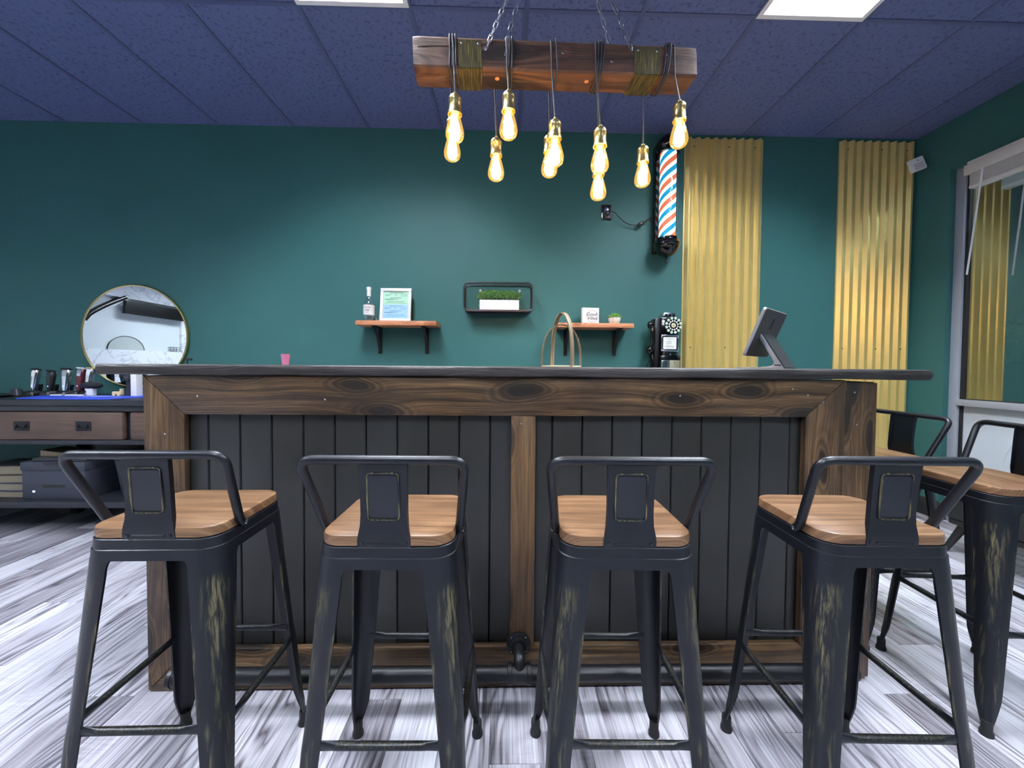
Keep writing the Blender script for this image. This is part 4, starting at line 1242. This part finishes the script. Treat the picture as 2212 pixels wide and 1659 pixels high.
# point-of-sale tablet seen from behind
tb = thing('sales_tablet', 'silver point-of-sale tablet on a slanted stand, seen from behind', 'tablet', (1.215, 1.665, ZB), math.radians(-48))
M_SILVER = plain('silver_aluminium', rgb(196, 198, 204), 0.3, 0.7, var=0.03)
M_TABBACK = plain('grey_tablet_back', rgb(54, 52, 58), 0.45, 0.1, var=0.03)
M_NAVY = plain('dark_slate_panel', rgb(13, 21, 28), 0.6, var=0.05)
tb.location = (1.150, 1.665, ZB)
tb.rotation_euler = (0, 0, math.radians(39.7))
LEAN = math.atan2(0.075, 0.195)
MT = Matrix.Translation((0, 0.040, 0.052)) @ Matrix.Rotation(LEAN, 4, 'X')
def tmesh(m):
    return m.xf(MT)
slab = MB()
slab.loft([[(x, y, z + 0.1045) for x, z in rr(a, b, 0.012, 5)] for y, a, b in ((0.011, 0.143, 0.1025), (0.009, 0.145, 0.1045), (0.0, 0.145, 0.1045), (-0.002, 0.1435, 0.103))])
tmesh(slab).build('rim', M_SILVER, tb, smooth=40)
bk = MB().loft([[(x, y, z + 0.1045) for x, z in rr(0.142, 0.1015, 0.011, 5)] for y in (-0.0018, -0.0034)])
back = tmesh(bk).build('back_cover', M_TABBACK, tb)
tmesh(MB().loft([[(x, y, z + 0.1045) for x, z in rr(0.135, 0.095, 0.006, 4)] for y in (0.0105, 0.0118)])).build('screen', emitter('lit_screen', (0.5, 0.55, 0.6), 0.25), tb)
for dz in (0.012, -0.010):
    pts = [(x, -0.0036, 0.150 + dz + z) for x, z in rr(0.0075, 0.0125, 0.007, 5)]
    tmesh(MB().tube(pts, 0.0016, 6, closed=True)).build('oval_emblem', M_NAVY, back)
# stand: one bent bar, foot flat on the counter then leaning up to the tablet back
prof = [(0.095, 0.0), (-0.085, 0.0), (0.006, 0.158), (0.019, 0.150), (-0.046, 0.032), (-0.048, 0.022), (-0.040, 0.012), (-0.022, 0.0065), (0.095, 0.004)]
MB().prism(prof, 'X', -0.080, 0.080).build('stand', M_SILVER, tb, bevel=0.0012)
MB().prism([(-0.0855, 0.004), (0.003, 0.156), (0.0015, 0.157), (-0.088, 0.004)], 'X', -0.078, 0.078).build('stand_back', M_NAVY, tb)
box('cable_notch', M_BLACKPLASTIC, -0.0812, -0.0795, -0.075, -0.050, 0.012, 0.016, tb)

# ------------------------------------------------------------------ console table on the left
CX0, CX1, CY0, CY1, CZ = -4.25, -2.02, 2.52, 3.04, 0.90
ct = thing('console_table', 'long black console table with brown drawer fronts and a lower shelf', 'table', (CX0, CY0, 0))
LX, LY = CX1 - CX0, CY1 - CY0
def cbox(name, mat, a, b, c, d, e, f, bev=0.003, par=None):
    return box(name, mat, a, b, c, d, e, f, par or ct, bevel=bev)
cbox('table_top', M_CONSOLE, 0, LX, 0, LY, CZ - 0.036, CZ)
cbox('top_molding', M_CONSOLE, 0.012, LX - 0.012, 0.012, LY, CZ - 0.072, CZ - 0.037)
cbox('apron', M_CONSOLE, 0.02, LX - 0.02, 0.05, LY, CZ - 0.262, CZ - 0.073)
cbox('bottom_rail', M_CONSOLE, 0.02, LX - 0.02, 0.018, 0.05, CZ - 0.288, CZ - 0.260)
cbox('lower_shelf', M_CONSOLE, 0.0, LX, 0.0, LY, 0.205, 0.245)
cbox('back_panel', M_CONSOLE, 1.02, LX - 0.03, LY - 0.02, LY - 0.005, 0.245, CZ - 0.262)
for lx in (0.0, LX - 0.06, 0.98):
    for ly in (0.02, LY - 0.07):
        if lx == 0.98:
            if ly < 0.1:
                continue
        cbox('leg', M_CONSOLE, lx, lx + 0.06, ly, ly + 0.05, 0.0, CZ - 0.262)
for d0, d1 in ((0.03, 0.91), (0.935, 1.805), (1.85, 2.20)):
    dr = cbox('drawer', M_DRAWER, d0, d1, 0.010, 0.049, CZ - 0.258, CZ - 0.078, 0.012)
    n = 2 if d1 - d0 > 0.5 else 1
    for k in range(n):
        if d0 == 0.935:
            hx = (1.178, 1.562)[k]
        else:
            hx = d0 + (d1 - d0) * ((k + 0.5) / n if n == 1 else (0.27 + 0.46 * k))
        MB().loft([[(hx + x, y, CZ - 0.168 + z) for x, z in rr(0.048, 0.030, 0.003, 2)] for y in (0.011, 0.006)]).build('handle_plate', M_IRON, dr, bevel=0.001, seg=1)
        MB().tube(fillet([(hx - 0.028, 0.006, CZ - 0.158), (hx - 0.028, -0.004, CZ - 0.182), (hx + 0.028, -0.004, CZ - 0.182), (hx + 0.028, 0.006, CZ - 0.158)], 0.006, 3), 0.004, 6).build('pull', M_IRON, dr, smooth=60)

# blue mat and barber tools on the console
M_MAT = plain('blue_rubber_mat', rgb(58, 84, 214), 0.45, var=0.1, nscale=20)
mt = thing('barber_mat', 'bright blue rubber mat with white print on the console table', 'mat', (-2.86, 2.70, CZ), 0.0)
MB().prism([(-0.40, 0.10), (-0.30, -0.125), (0.26, -0.15), (0.42, 0.155), (-0.10, 0.16)], 'Z', 0.0005, 0.006).build('sheet', M_MAT, mt, bevel=0.001)
for xa, xb, y in ((-0.10, -0.02, 0.04), (0.0, 0.07, 0.05), (0.09, 0.2, 0.045), (0.02, 0.12, 0.02)):
    box('print_mark', M_PAPER, xa, xb, y, y + 0.018, 0.006, 0.0065, mt)
def clipper(x, y, h, body, face, blade, label, tilt=0.0, wid=1.0, name='hair_clipper'):
    r = thing(name, label, 'hair clipper', (x, y, CZ + 0.037), 0.0, 'hair clippers charging on the console')
    r.rotation_euler = (math.radians(-6), math.radians(tilt), 0)
    sec = [(0.0, 0.015, 0.013), (0.12, 0.018, 0.015), (0.35, 0.021, 0.017), (0.6, 0.0245, 0.019), (0.78, 0.0255, 0.019), (0.88, 0.023, 0.016), (0.93, 0.021, 0.012)]
    MB().loft([[(a * wid, b, h * s) for a, b in rr(hx, hy, hy * 0.75, 4)] for s, hx, hy in sec]).build('body', body, r, smooth=50)
    MB().loft([[(a * wid, y_, h * s) for a, y_ in ((-hx, -hy - 0.0006), (hx, -hy - 0.0006), (hx, -hy + 0.004), (-hx, -hy + 0.004))] for s, hx, hy in ((0.62, 0.012, 0.019), (0.80, 0.016, 0.0193), (0.90, 0.014, 0.0155))]).build('face_plate', face, r, bevel=0.0008, seg=1)
    b = MB().box(-0.026 * wid, 0.026 * wid, -0.014, 0.008, h * 0.92, h * 0.965)
    b.box(-0.025 * wid, 0.025 * wid, -0.022, -0.010, h * 0.955, h * 0.99)
    b.build('blade', blade, r, bevel=0.0015, seg=1)
    MB().sph((0, -0.0165, h * 0.20), (0.003, 0.0015, 0.003), 8, 6).build('indicator', emitter('blue_led', (0.3, 0.45, 1.0), 4.0), r)
    return r
def dock(x, y, mat, label, w_=0.036, light=None):
    r = thing('charging_dock', label, 'charger', (x, y, CZ), 0.0, 'charging docks on the console')
    MB().loft([[(a, b, z) for a, b in rr(w_ * s, 0.042 * s, 0.012, 4)] for z, s in ((0.0005, 1.0), (0.008, 1.0), (0.030, 0.86), (0.036, 0.72))]).build('base', mat, r, smooth=40)
    MB().prism([(0.024, 0.03), (0.035, 0.03), (0.044, 0.080), (0.034, 0.080)], 'X', -0.02, 0.02).build('backrest', mat, r, bevel=0.003)
    if light:
        box('tray', light, -w_ * 1.25, w_ * 0.9, -0.058, -0.0425, 0.0005, 0.014, r, bevel=0.002)
    return r
M_MAROON = plain('maroon_plastic', rgb(78, 26, 34), 0.25, var=0.08)
M_GOLDBL = plain('gold_blade', rgb(226, 206, 150), 0.25, 0.9, var=0.05)
M_GUN = plain('gunmetal', rgb(52, 54, 60), 0.3, 0.6)
dy = 2.85
for x, h, bm_, fm, bl, lab, tl, wd in (
        (-3.372, 0.172, M_CHROME, M_PAPER, M_GUN, 'chrome trimmer standing in a dock, leftmost of the clippers', 3, 0.9),
        (-3.258, 0.160, M_BLACKPLASTIC, M_GUN, M_BLACKPLASTIC, 'black ribbed trimmer standing between the two silver clippers', 0, 0.95),
        (-3.150, 0.176, M_CHROME, M_SILVER, M_BLACKPLASTIC, 'silver clipper with a black blade in the white-edged dock', 0, 1.15),
        (-3.056, 0.182, M_MAROON, M_CHROME, M_WHITE, 'maroon clipper with a pale blade', 4, 1.0),
        (-2.994, 0.184, M_CHROME, M_WHITE, M_GOLDBL, 'silver clipper with a gold blade, rightmost of the clippers', 5, 0.95)):
    clipper(x, dy, h - 0.012, bm_, fm, bl, lab, tl, wd)
dock(-3.372, dy, M_BLACKPLASTIC, 'black charging dock under the chrome trimmer')
dock(-3.258, dy, M_BLACKPLASTIC, 'black charging dock under the black trimmer')
dock(-3.150, dy, M_BLACKPLASTIC, 'white-edged charging dock under the broad silver clipper', 0.036, M_WHITE)
dock(-3.056, dy, M_BLACKPLASTIC, 'charging dock under the maroon clipper', 0.030, M_WHITE)
dock(-2.990, dy, M_BLACKPLASTIC, 'charging dock under the gold-bladed clipper', 0.030, M_WHITE)
cd = thing('charger_cradle', 'empty black charger cradle left of the chrome trimmer', 'charger', (-3.43, 2.80, CZ))
MB().loft([[(a, b, z) for a, b in rr(hx, hy, 0.006, 3)] for z, hx, hy in ((0.0005, 0.045, 0.03), (0.006, 0.045, 0.03), (0.008, 0.032, 0.024), (0.05, 0.02, 0.018))]).build('cradle', M_GUN, cd, smooth=40)
MB().box(-0.012, 0.012, -0.012, 0.012, 0.048, 0.056).build('contact', M_BLACKPLASTIC, cd, bevel=0.002)
br = thing('barber_brush', 'oval black bristle brush with a white label block', 'brush', (-2.915, 2.80, CZ + 0.0065))
MB().sph((0, 0, 0.073), (0.078, 0.032, 0.026), 24, 12).build('pad', plain('black_bristle', rgb(20, 22, 24), 0.8, var=0.4, nscale=220, bmp=0.6), br, smooth=60)
MB().box(-0.022, 0.022, -0.016, 0.016, 0.0, 0.052).build('handle_block', M_PAPER, br, bevel=0.003)
gn = thing('massage_gun', 'black hand-held massager standing on the console table', 'massager', (-2.66, 2.82, CZ + 0.0065))
MB().loft([[(a, b, z) for a, b in rr(hx, 0.02, 0.016, 5)] for z, hx in ((0.0, 0.024), (0.02, 0.025), (0.09, 0.023), (0.12, 0.026))]).build('handle', M_GUN, gn, smooth=50)
MB().lathe([(0.0, -0.034), (0.026, -0.032), (0.030, -0.024), (0.030, 0.024), (0.026, 0.032), (0.0, 0.034)], 24, (0.004, 0, 0.135), 'Y').build('head', M_BLACKPLASTIC, gn, smooth=40)
MB().lathe([(0.022, -0.03), (0.022, -0.055), (0.017, -0.065), (0.009, -0.07)], 18, (0, 0, 0.140), 'X').build('massage_tip', M_BLACKPLASTIC, gn, smooth=40)
MB().lathe([(0.0, -0.0348), (0.015, -0.0348), (0.017, -0.032)], 20, (0.004, 0, 0.135), 'Y').build('badge', M_GUN, gn)
tr = thing('toy_truck', 'tiny pale wooden toy truck beside the massager', 'toy', (-2.73, 2.80, CZ + 0.0065))
M_TOY = plain('pale_toy_wood', rgb(226, 204, 160), 0.5)
MB().prism([(-0.032, 0.012), (0.03, 0.012), (0.03, 0.05), (0.022, 0.05), (0.018, 0.03), (-0.032, 0.03)], 'Y', -0.012, 0.012).build('body', M_TOY, tr, bevel=0.002)
for xx in (-0.018, 0.016):
    MB().lathe([(0.0, -0.016), (0.011, -0.016), (0.011, 0.016), (0.0, 0.016)], 16, (xx, 0, 0.011), 'Y').build('wheel', M_TOY, tr, smooth=30)
bx_ = tag(box('reflection_block', M_PAPER, -2.625, -2.585, 2.78, 2.83, CZ + 0.0065, CZ + 0.17, bevel=0.002), 'tall white block standing in for a mirror reflection right of the massager', 'box')  # white block drawn in place of a bright mirror reflection
tg = MB().loft([[(a, b, z) for a, b in rr(hx, hy, 0.02, 4)] for z, hx, hy in ((0.0, 0.09, 0.06), (0.008, 0.11, 0.075), (0.012, 0.112, 0.078), (0.010, 0.10, 0.066))])
tag(tg.build('shallow_tray', M_BLACKPLASTIC, None, (-3.50, 2.68, CZ + 0.0005), smooth=40), 'shallow black tray at the left edge of the console table', 'tray')

# under the console: storage box, bin, books
M_GREYCARD = plain('slate_cardboard', rgb(40, 44, 56), 0.6, var=0.08, nscale=18)
sb = thing('storage_box', 'slate grey lidded storage box with a cut-out handle', 'box', (-2.93, 2.57, 0.245))
MB().box(-0.20, 0.20, 0.0, 0.34, 0.0, 0.195).build('body', M_GREYCARD, sb, bevel=0.004)
MB().box(-0.205, 0.205, -0.005, 0.345, 0.190, 0.245).build('lid', M_GREYCARD, sb, bevel=0.004)
MB().loft([[(x, y, 0.086 + z) for x, z in rr(0.072, 0.009, 0.008, 4)] for y in (-0.0012, 0.002)]).build('handle_slot', M_GASKET, sb)
MB().prism([(-0.06, 0.243), (0.055, 0.243), (0.045, 0.222), (-0.045, 0.222)], 'Y', -0.0062, -0.004).build('lid_notch', M_GASKET, sb)
MB().sph((-0.125, -0.001, 0.052), (0.011, 0.001, 0.009), 10, 6).build('sticker', M_PAPER, sb)
M_TAN = plain('tan_leather', rgb(120, 106, 84), 0.5, var=0.2, nscale=14)
po = thing('folded_apron', 'folded black and tan apron on the slate storage box', 'apron', (-2.93, 2.60, 0.4905))
MB().box(-0.15, 0.20, -0.02, 0.2, 0.0, 0.020).build('black_fold', plain('black_cloth', rgb(34, 36, 44), 0.85, var=0.2), po, bevel=0.008)
MB().prism([(-0.15, 0.020), (0.10, 0.020), (0.10, 0.028), (0.0, 0.045), (-0.15, 0.065)], 'Y', 0.03, 0.18).build('tan_fold', M_TAN, po, bevel=0.006)
bn = thing('waste_bin', 'round black tapered waste bin under the console table', 'bin', (-2.48, 2.72, 0.245))
MB().lathe([(0.001, 0.0), (0.108, 0.0), (0.112, 0.006), (0.148, 0.255), (0.144, 0.255), (0.108, 0.010), (0.001, 0.010)], 32, cap=False).build('bucket', plain('dark_grey_plastic', rgb(40, 46, 54), 0.5), bn, smooth=40)
MB().tube([(0.149 * math.cos(a), 0.149 * math.sin(a), 0.256) for a in [2 * PI * k / 36 for k in range(36)]], 0.005, 8, closed=True).build('rim', M_METAL, bn, smooth=60)
M_PAGE = plain('book_pages', rgb(112, 105, 88), 0.7, var=0.12, nscale=200)
for i, (z, h, c, dx, lab) in enumerate(((0.0, 0.045, rgb(40, 30, 44), 0.0, 'dark covered book at the bottom of the pile under the console'), (0.0455, 0.05, rgb(36, 50, 92), 0.02, 'blue covered book, second from the bottom of the pile under the console'),
                                        (0.096, 0.055, rgb(30, 30, 34), -0.01, 'thick black book, third from the bottom of the pile under the console'), (0.1515, 0.06, rgb(26, 26, 30), 0.015, 'black book on top of the pile under the console'))):
    r = thing('book', lab, 'book', (-3.30 + dx, 2.60, 0.2455 + z), 0.03 * (i - 1), 'books piled under the console')
    mt_ = plain('book_cover_%d' % i, c, 0.45)
    cov = MB().box(-0.145, 0.145, 0, 0.22, 0, 0.003)
    cov.box(-0.145, 0.145, 0, 0.22, h - 0.003, h)
    cov.box(-0.145, -0.142, 0, 0.22, 0.003, h - 0.003)
    cov.build('cover', mt_, r)
    MB().box(-0.142, 0.140, 0.004, 0.216, 0.003, h - 0.003).build('pages', M_PAGE, r)
    
# ------------------------------------------------------------------ window on the right
WT = 2.62
win = struct(mk('window_1', None, None, (WIN_X, WIN_Y1, 0)))
def wbox(name, mat, y0, y1, z0, z1, x0=0.0, x1=0.06, bev=0.002, par=None):
    return box(name, mat, x0, x1, y0 - WIN_Y1, y1 - WIN_Y1, z0, z1, par or win, bevel=bev)
wbox('stile', M_ALU, 2.782, 2.84, 0.0, WT, 0.0, 0.085)
wbox('stile', M_ALU, WIN_Y0, WIN_Y0 + 0.058, 0.0, WT, 0.0, 0.085)
wbox('stile', M_ALU, 1.76, 1.80, 0.10, WT, 0.005, 0.08)
wbox('head', M_ALU, WIN_Y0, 2.782, WT - 0.06, WT, 0.0, 0.085)
wbox('sill', M_ALU, WIN_Y0, 2.782, 0.0, 0.10, 0.0, 0.085)
wbox('transom', M_ALU, WIN_Y0 + 0.058, 2.782, 0.872, 0.918, -0.012, 0.085)
for z0_, z1_ in ((0.10, 0.872), (0.918, WT - 0.06)):
    wbox('gasket', M_GASKET, 2.764, 2.782, z0_, z1_, 0.018, 0.07, 0.0)
    wbox('gasket', M_GASKET, WIN_Y0 + 0.058, 2.764, z0_, z0_ + 0.006, 0.018, 0.06, 0.0)
M_PANE = sheet_glass('reflective_window_glass', (0.55, 0.60, 0.62, 1), 0.60, 0.015, (0.95, 0.97, 0.92, 1))
for ya, yb in ((1.80, 2.764), (WIN_Y0 + 0.058, 1.76)):
    wbox('pane', M_PANE, ya, yb, 0.924, WT - 0.062, 0.032, 0.036, 0.0)
def make_frost():
    m = bpy.data.materials.new('frosted_white_film')
    m.use_nodes = True
    t = m.node_tree
    t.nodes.clear()
    n = noise(t, objco(t), 3.0, 2)
    c = mixc(t, n, rgb(228, 234, 240), rgb(238, 242, 246))
    a = nd(t, 'ShaderNodeBsdfDiffuse', {0: c})
    b = nd(t, 'ShaderNodeBsdfTranslucent', {0: c})
    mx = nd(t, 'ShaderNodeMixShader', {0: 0.5, 1: a.outputs[0], 2: b.outputs[0]})
    nd(t, 'ShaderNodeOutputMaterial', {0: mx.outputs[0]})
    return m
M_FROST = make_frost()
for ya, yb in ((1.80, 2.764), (WIN_Y0 + 0.058, 1.76)):
    fp = wbox('frosted_pane', M_FROST, ya, yb, 0.106, 0.872, 0.030, 0.038, 0.0)
    cyc = (ya + yb) / 2 - WIN_Y1
    for rd in (0.21, 0.24):
        MB().tube([(0.0298, cyc + rd * math.cos(a), 0.50 + rd * math.sin(a)) for a in [2 * PI * k / 40 for k in range(40)]], 0.002, 4, closed=True).build('etched_ring', plain('etched_line', rgb(206, 216, 222), 0.5), fp)
# blind pulled up
bl = thing('window_blind', 'white raised window blind with a tilt wand', 'blind', (WALL_R - 0.07, 2.70, 2.39))
M_BLIND = plain('white_blind_vinyl', rgb(222, 220, 222), 0.45, var=0.03)
YB = -1.85
MB().prism([(0.0, 0.115), (0.058, 0.125), (0.067, 0.18), (0.0, 0.185)], 'Y', YB, 0.0).build('valance', M_BLIND, bl, bevel=0.002)
box('headrail', M_BLIND, 0.012, 0.066, YB, -0.01, 0.178, 0.208, bl)
for k in range(12):
    MB().box(0.008, 0.056, YB + 0.01, -0.03, 0.036 + k * 0.0066, 0.0402 + k * 0.0066).build('slat', M_BLIND, bl)
MB().box(0.004, 0.058, YB + 0.01, -0.03, 0.012, 0.034).build('bottom_rail', M_WHITE, bl, bevel=0.003)
MB().tube([(-0.006, -0.115, 0.125), (-0.012, -0.085, -0.25), (-0.016, -0.055, -0.59)], 0.0055, 6).build('tilt_wand', M_WHITE, bl, smooth=60)
MB().tube([(0.02, -0.115, 0.14), (-0.006, -0.115, 0.122)], 0.003, 6).build('wand_hook', M_WHITE, bl)

# ------------------------------------------------------------------ night street outside
M_ASPH = plain('asphalt', rgb(48, 50, 56), 0.8, var=0.3, nscale=8)
tag(box('parking_lot', M_ASPH, WALL_R + 0.35, 40, -20, 30, -0.15, -0.05), 'dark asphalt parking lot outside the window', 'ground', kind='structure')
def car(loc, rz, paint, label):
    c = thing('parked_car', label, 'car', loc, rz, 'cars parked outside')
    body = [(-2.1, 0.35), (-2.15, 0.75), (-1.95, 0.88), (-1.2, 0.93), (0.9, 0.93), (1.9, 0.80), (2.15, 0.62), (2.12, 0.32)]
    MB().prism(body, 'Y', -0.85, 0.85).build('body', paint, c, bevel=0.06)
    MB().loft([[(-1.85, -0.78, 0.92), (0.95, -0.78, 0.92), (0.95, 0.78, 0.92), (-1.85, 0.78, 0.92)], [(-1.35, -0.62, 1.38), (0.2, -0.62, 1.38), (0.2, 0.62, 1.38), (-1.35, 0.62, 1.38)]]).build('cabin', M_BLACKGLOSS, c, bevel=0.04)
    for xx in (-1.3, 1.3):
        for yy in (-0.8, 0.8):
            MB().lathe([(0.0, -0.1), (0.2, -0.1), (0.32, -0.08), (0.32, 0.08), (0.2, 0.1), (0.0, 0.1)], 20, (xx, yy, 0.32), 'Y').build('wheel', M_RUBBER, c, smooth=40)
    red = emitter('tail_lamp', (1.0, 0.05, 0.03), 3.0)
    for yy in (-0.65, 0.65):
        MB().box(-2.17, -2.12, yy - 0.15, yy + 0.15, 0.66, 0.78).build('tail_light', red, c, bevel=0.01)
car((12.5, 8.6, -0.05), math.radians(40), plain('dark_red_paint', rgb(70, 24, 26), 0.25, coat=0.5), 'dark car with red tail lights in the lot outside the window')
car((9.0, 5.2, -0.05), math.radians(120), plain('black_car_paint', rgb(18, 20, 24), 0.2, coat=0.6), 'black car parked close to the window outside')
te = thing('street_tree', 'dim leafy tree beyond the parked cars outside', 'tree', (17.5, 12.6, -0.05))
MB().tube([(0, 0, 0), (0.05, 0, 0.7), (0, 0.1, 1.4)], [0.12, 0.09, 0.06], 10).build('trunk', plain('bark', rgb(60, 50, 42), 0.9), te)
rt = random.Random(5)
tl = MB()
for i in range(1600):
    a, b2, q = rt.uniform(0, 2 * PI), rt.uniform(-1, 1), rt.random() ** 0.4
    p = Vector((1.9 * q * math.sqrt(1 - b2 * b2) * math.cos(a), 1.9 * q * math.sqrt(1 - b2 * b2) * math.sin(a), 1.9 + 1.0 * q * b2))
    leaf(tl, p, 0.22, 0.07, (rt.gauss(0, 1), rt.gauss(0, 1), rt.gauss(0, 1)), (0.2, 0.3, 1))
tcr = tl.build('crown', M_LEAF, te, smooth=0)
tcr['kind'] = 'stuff'

# added lamps, out of view, that light the frosted glass from outside
for yy, lab in ((2.2, 'added unseen lamp outside the window, nearer the corner'), (1.1, 'added unseen lamp outside the window, nearer the entrance')):
    sl = thing('added_pane_lamp', lab, 'lamp', (4.05, yy, 2.80), 0, 'added lamps outside the window')
    MB().box(-0.22, 0.22, -0.35, 0.35, 0.0, 0.09).build('housing', M_ALU, sl, bevel=0.004)
    MB().box(-0.19, 0.19, -0.32, 0.32, -0.004, 0.002).build('lens', emitter('added_lamp_lens', (0.78, 0.88, 1.0), 110.0), sl)
    box('hanger', M_ALU, -0.02, 0.02, -0.02, 0.02, 0.09, 0.24, sl)
struct(box('canopy_soffit', M_BLACKTRIM, WALL_R + 0.16, 5.2, -1.0, 3.6, 3.03, 3.12))

# ------------------------------------------------------------------ low black bench by the window
be = thing('lounge_bench', 'low black upholstered bench with splayed legs under the window', 'bench', (2.985, 1.98, 0))
M_LEATHER = plain('black_leather', rgb(30, 31, 34), 0.45, var=0.12, nscale=60, bmp=0.1)
MB().loft([[(x, y, z) for x, y in rr(a, b, 0.05, 5)] for z, a, b in ((0.215, 0.20, 0.36), (0.225, 0.215, 0.375), (0.40, 0.215, 0.375), (0.425, 0.19, 0.35))]).build('cushion', M_LEATHER, be, smooth=50)
MB().loft([[(x, y, z) for x, y in rr(a, b, 0.04, 5)] for z, a, b in ((0.185, 0.205, 0.365), (0.2145, 0.205, 0.365))]).build('base_frame', M_BLACKTRIM, be)
for sx in (-1, 1):
    for sy in (-1, 1):
        lg = MB().tube([(sx * 0.15, sy * 0.30, 0.188), (sx * 0.205, sy * 0.355, 0.008)], [0.024, 0.015], 12).build('leg', M_BLACKTRIM, be, smooth=50)
        MB().lathe([(0.017, 0.0), (0.017, 0.010)], 12, (sx * 0.207, sy * 0.357, 0)).build('foot', M_CHROME, lg)

# ------------------------------------------------------------------ barber side of the room (seen in the round mirror)
def make_marble():
    m, t, b = newmat('white_marble')
    co = objco(t)
    n = noise(t, co, 2.2, 6, 0.6, 1.6)
    v = nd(t, 'ShaderNodeMapRange', {0: mth(t, 'ABSOLUTE', mth(t, 'SUBTRACT', n, 0.5)), 1: 0.0, 2: 0.03, 3: 1.0, 4: 0.0}).outputs[0]
    setp(t, b, col=mixc(t, mth(t, 'MULTIPLY', v, 0.6), rgb(238, 240, 244), rgb(150, 152, 160)), rough=0.2)
    return m
M_MARBLE = make_marble()
st = struct(box('trim_1', M_MARBLE, WALL_L, WALL_L + 0.05, -3.2, 1.6, 0.0, 1.345, bevel=0.004))
struct(box('trim_2', M_MARBLE, WALL_L, WALL_L + 0.05, -3.2, 1.6, 2.16, 2.45, bevel=0.004))
struct(box('trim_3', M_MARBLE, WALL_L, WALL_L + 0.05, -1.75, -1.17, 1.346, 2.159, bevel=0.004))
tv = thing('wall_television', 'black wall television reflected in the round mirror', 'television', (WALL_L + 0.02, -0.60, 1.92))
tv.rotation_euler = (0, math.radians(6), 0)
MB().box(0.03, 0.075, -0.55, 0.55, 0.0, 0.20).build('panel', plain('matte_black_screen', rgb(7, 7, 9), 0.5), tv, bevel=0.004)
box('bracket', M_IRON, 0.0, 0.035, -0.15, 0.15, 0.05, 0.15, tv)
box('price_tag', plain('yellow_tag', rgb(240, 226, 40), 0.5), 0.0755, 0.077, -0.54, -0.49, 0.13, 0.19, tv)
hm = thing('arched_mirror', 'half-round grey arched mirror above the marble ledge, seen in the round mirror', 'mirror', (WALL_L + 0.001, -0.15, 1.346))
MB().prism([(0.30 * math.cos(PI * k / 20), 0.215 * math.sin(PI * k / 20)) for k in range(21)], 'X', 0.0, 0.012).build('glass', plain('grey_glass', rgb(176, 184, 180), 0.25), hm)
MB().tube([(0.012, 0.30 * math.cos(PI * k / 20), 0.215 * math.sin(PI * k / 20)) for k in range(21)], 0.006, 6).build('rim', M_METAL, hm)
la = thing('curved_wall_lamp', 'dark curved strip lamp seen at the left of the round mirror', 'lamp', (WALL_L + 0.001, 0.15, 2.02))
MB().tube([(0.03, 0.35 - 0.62 * k / 10, -0.27 + 0.42 * (k / 10) ** 0.75) for k in range(11)], 0.04, 10).build('strip', M_BLACKPLASTIC, la, smooth=60)
MB().tube([(0.012, 0.37 - 0.66 * k / 10, -0.30 + 0.44 * (k / 10) ** 0.75) for k in range(11)], 0.05, 10).build('backing', M_WHITE, la, smooth=60)
ra = thing('wire_rack', 'small black wire rack on the marble ledge, seen in the round mirror', 'rack', (WALL_L + 0.027, -1.02, 1.346))
rk = MB()
for z in (0.004, 0.04, 0.08):
    rk.tube([(x, y, z) for x, y in rr(0.02, 0.10, 0.005, 2)], 0.003, 5, closed=True)
for y in (-0.098, -0.03, 0.03, 0.098):
    rk.tube([(0.019, y, 0.0), (0.019, y, 0.082)], 0.003, 5)
rk.build('wires', M_METAL, ra)
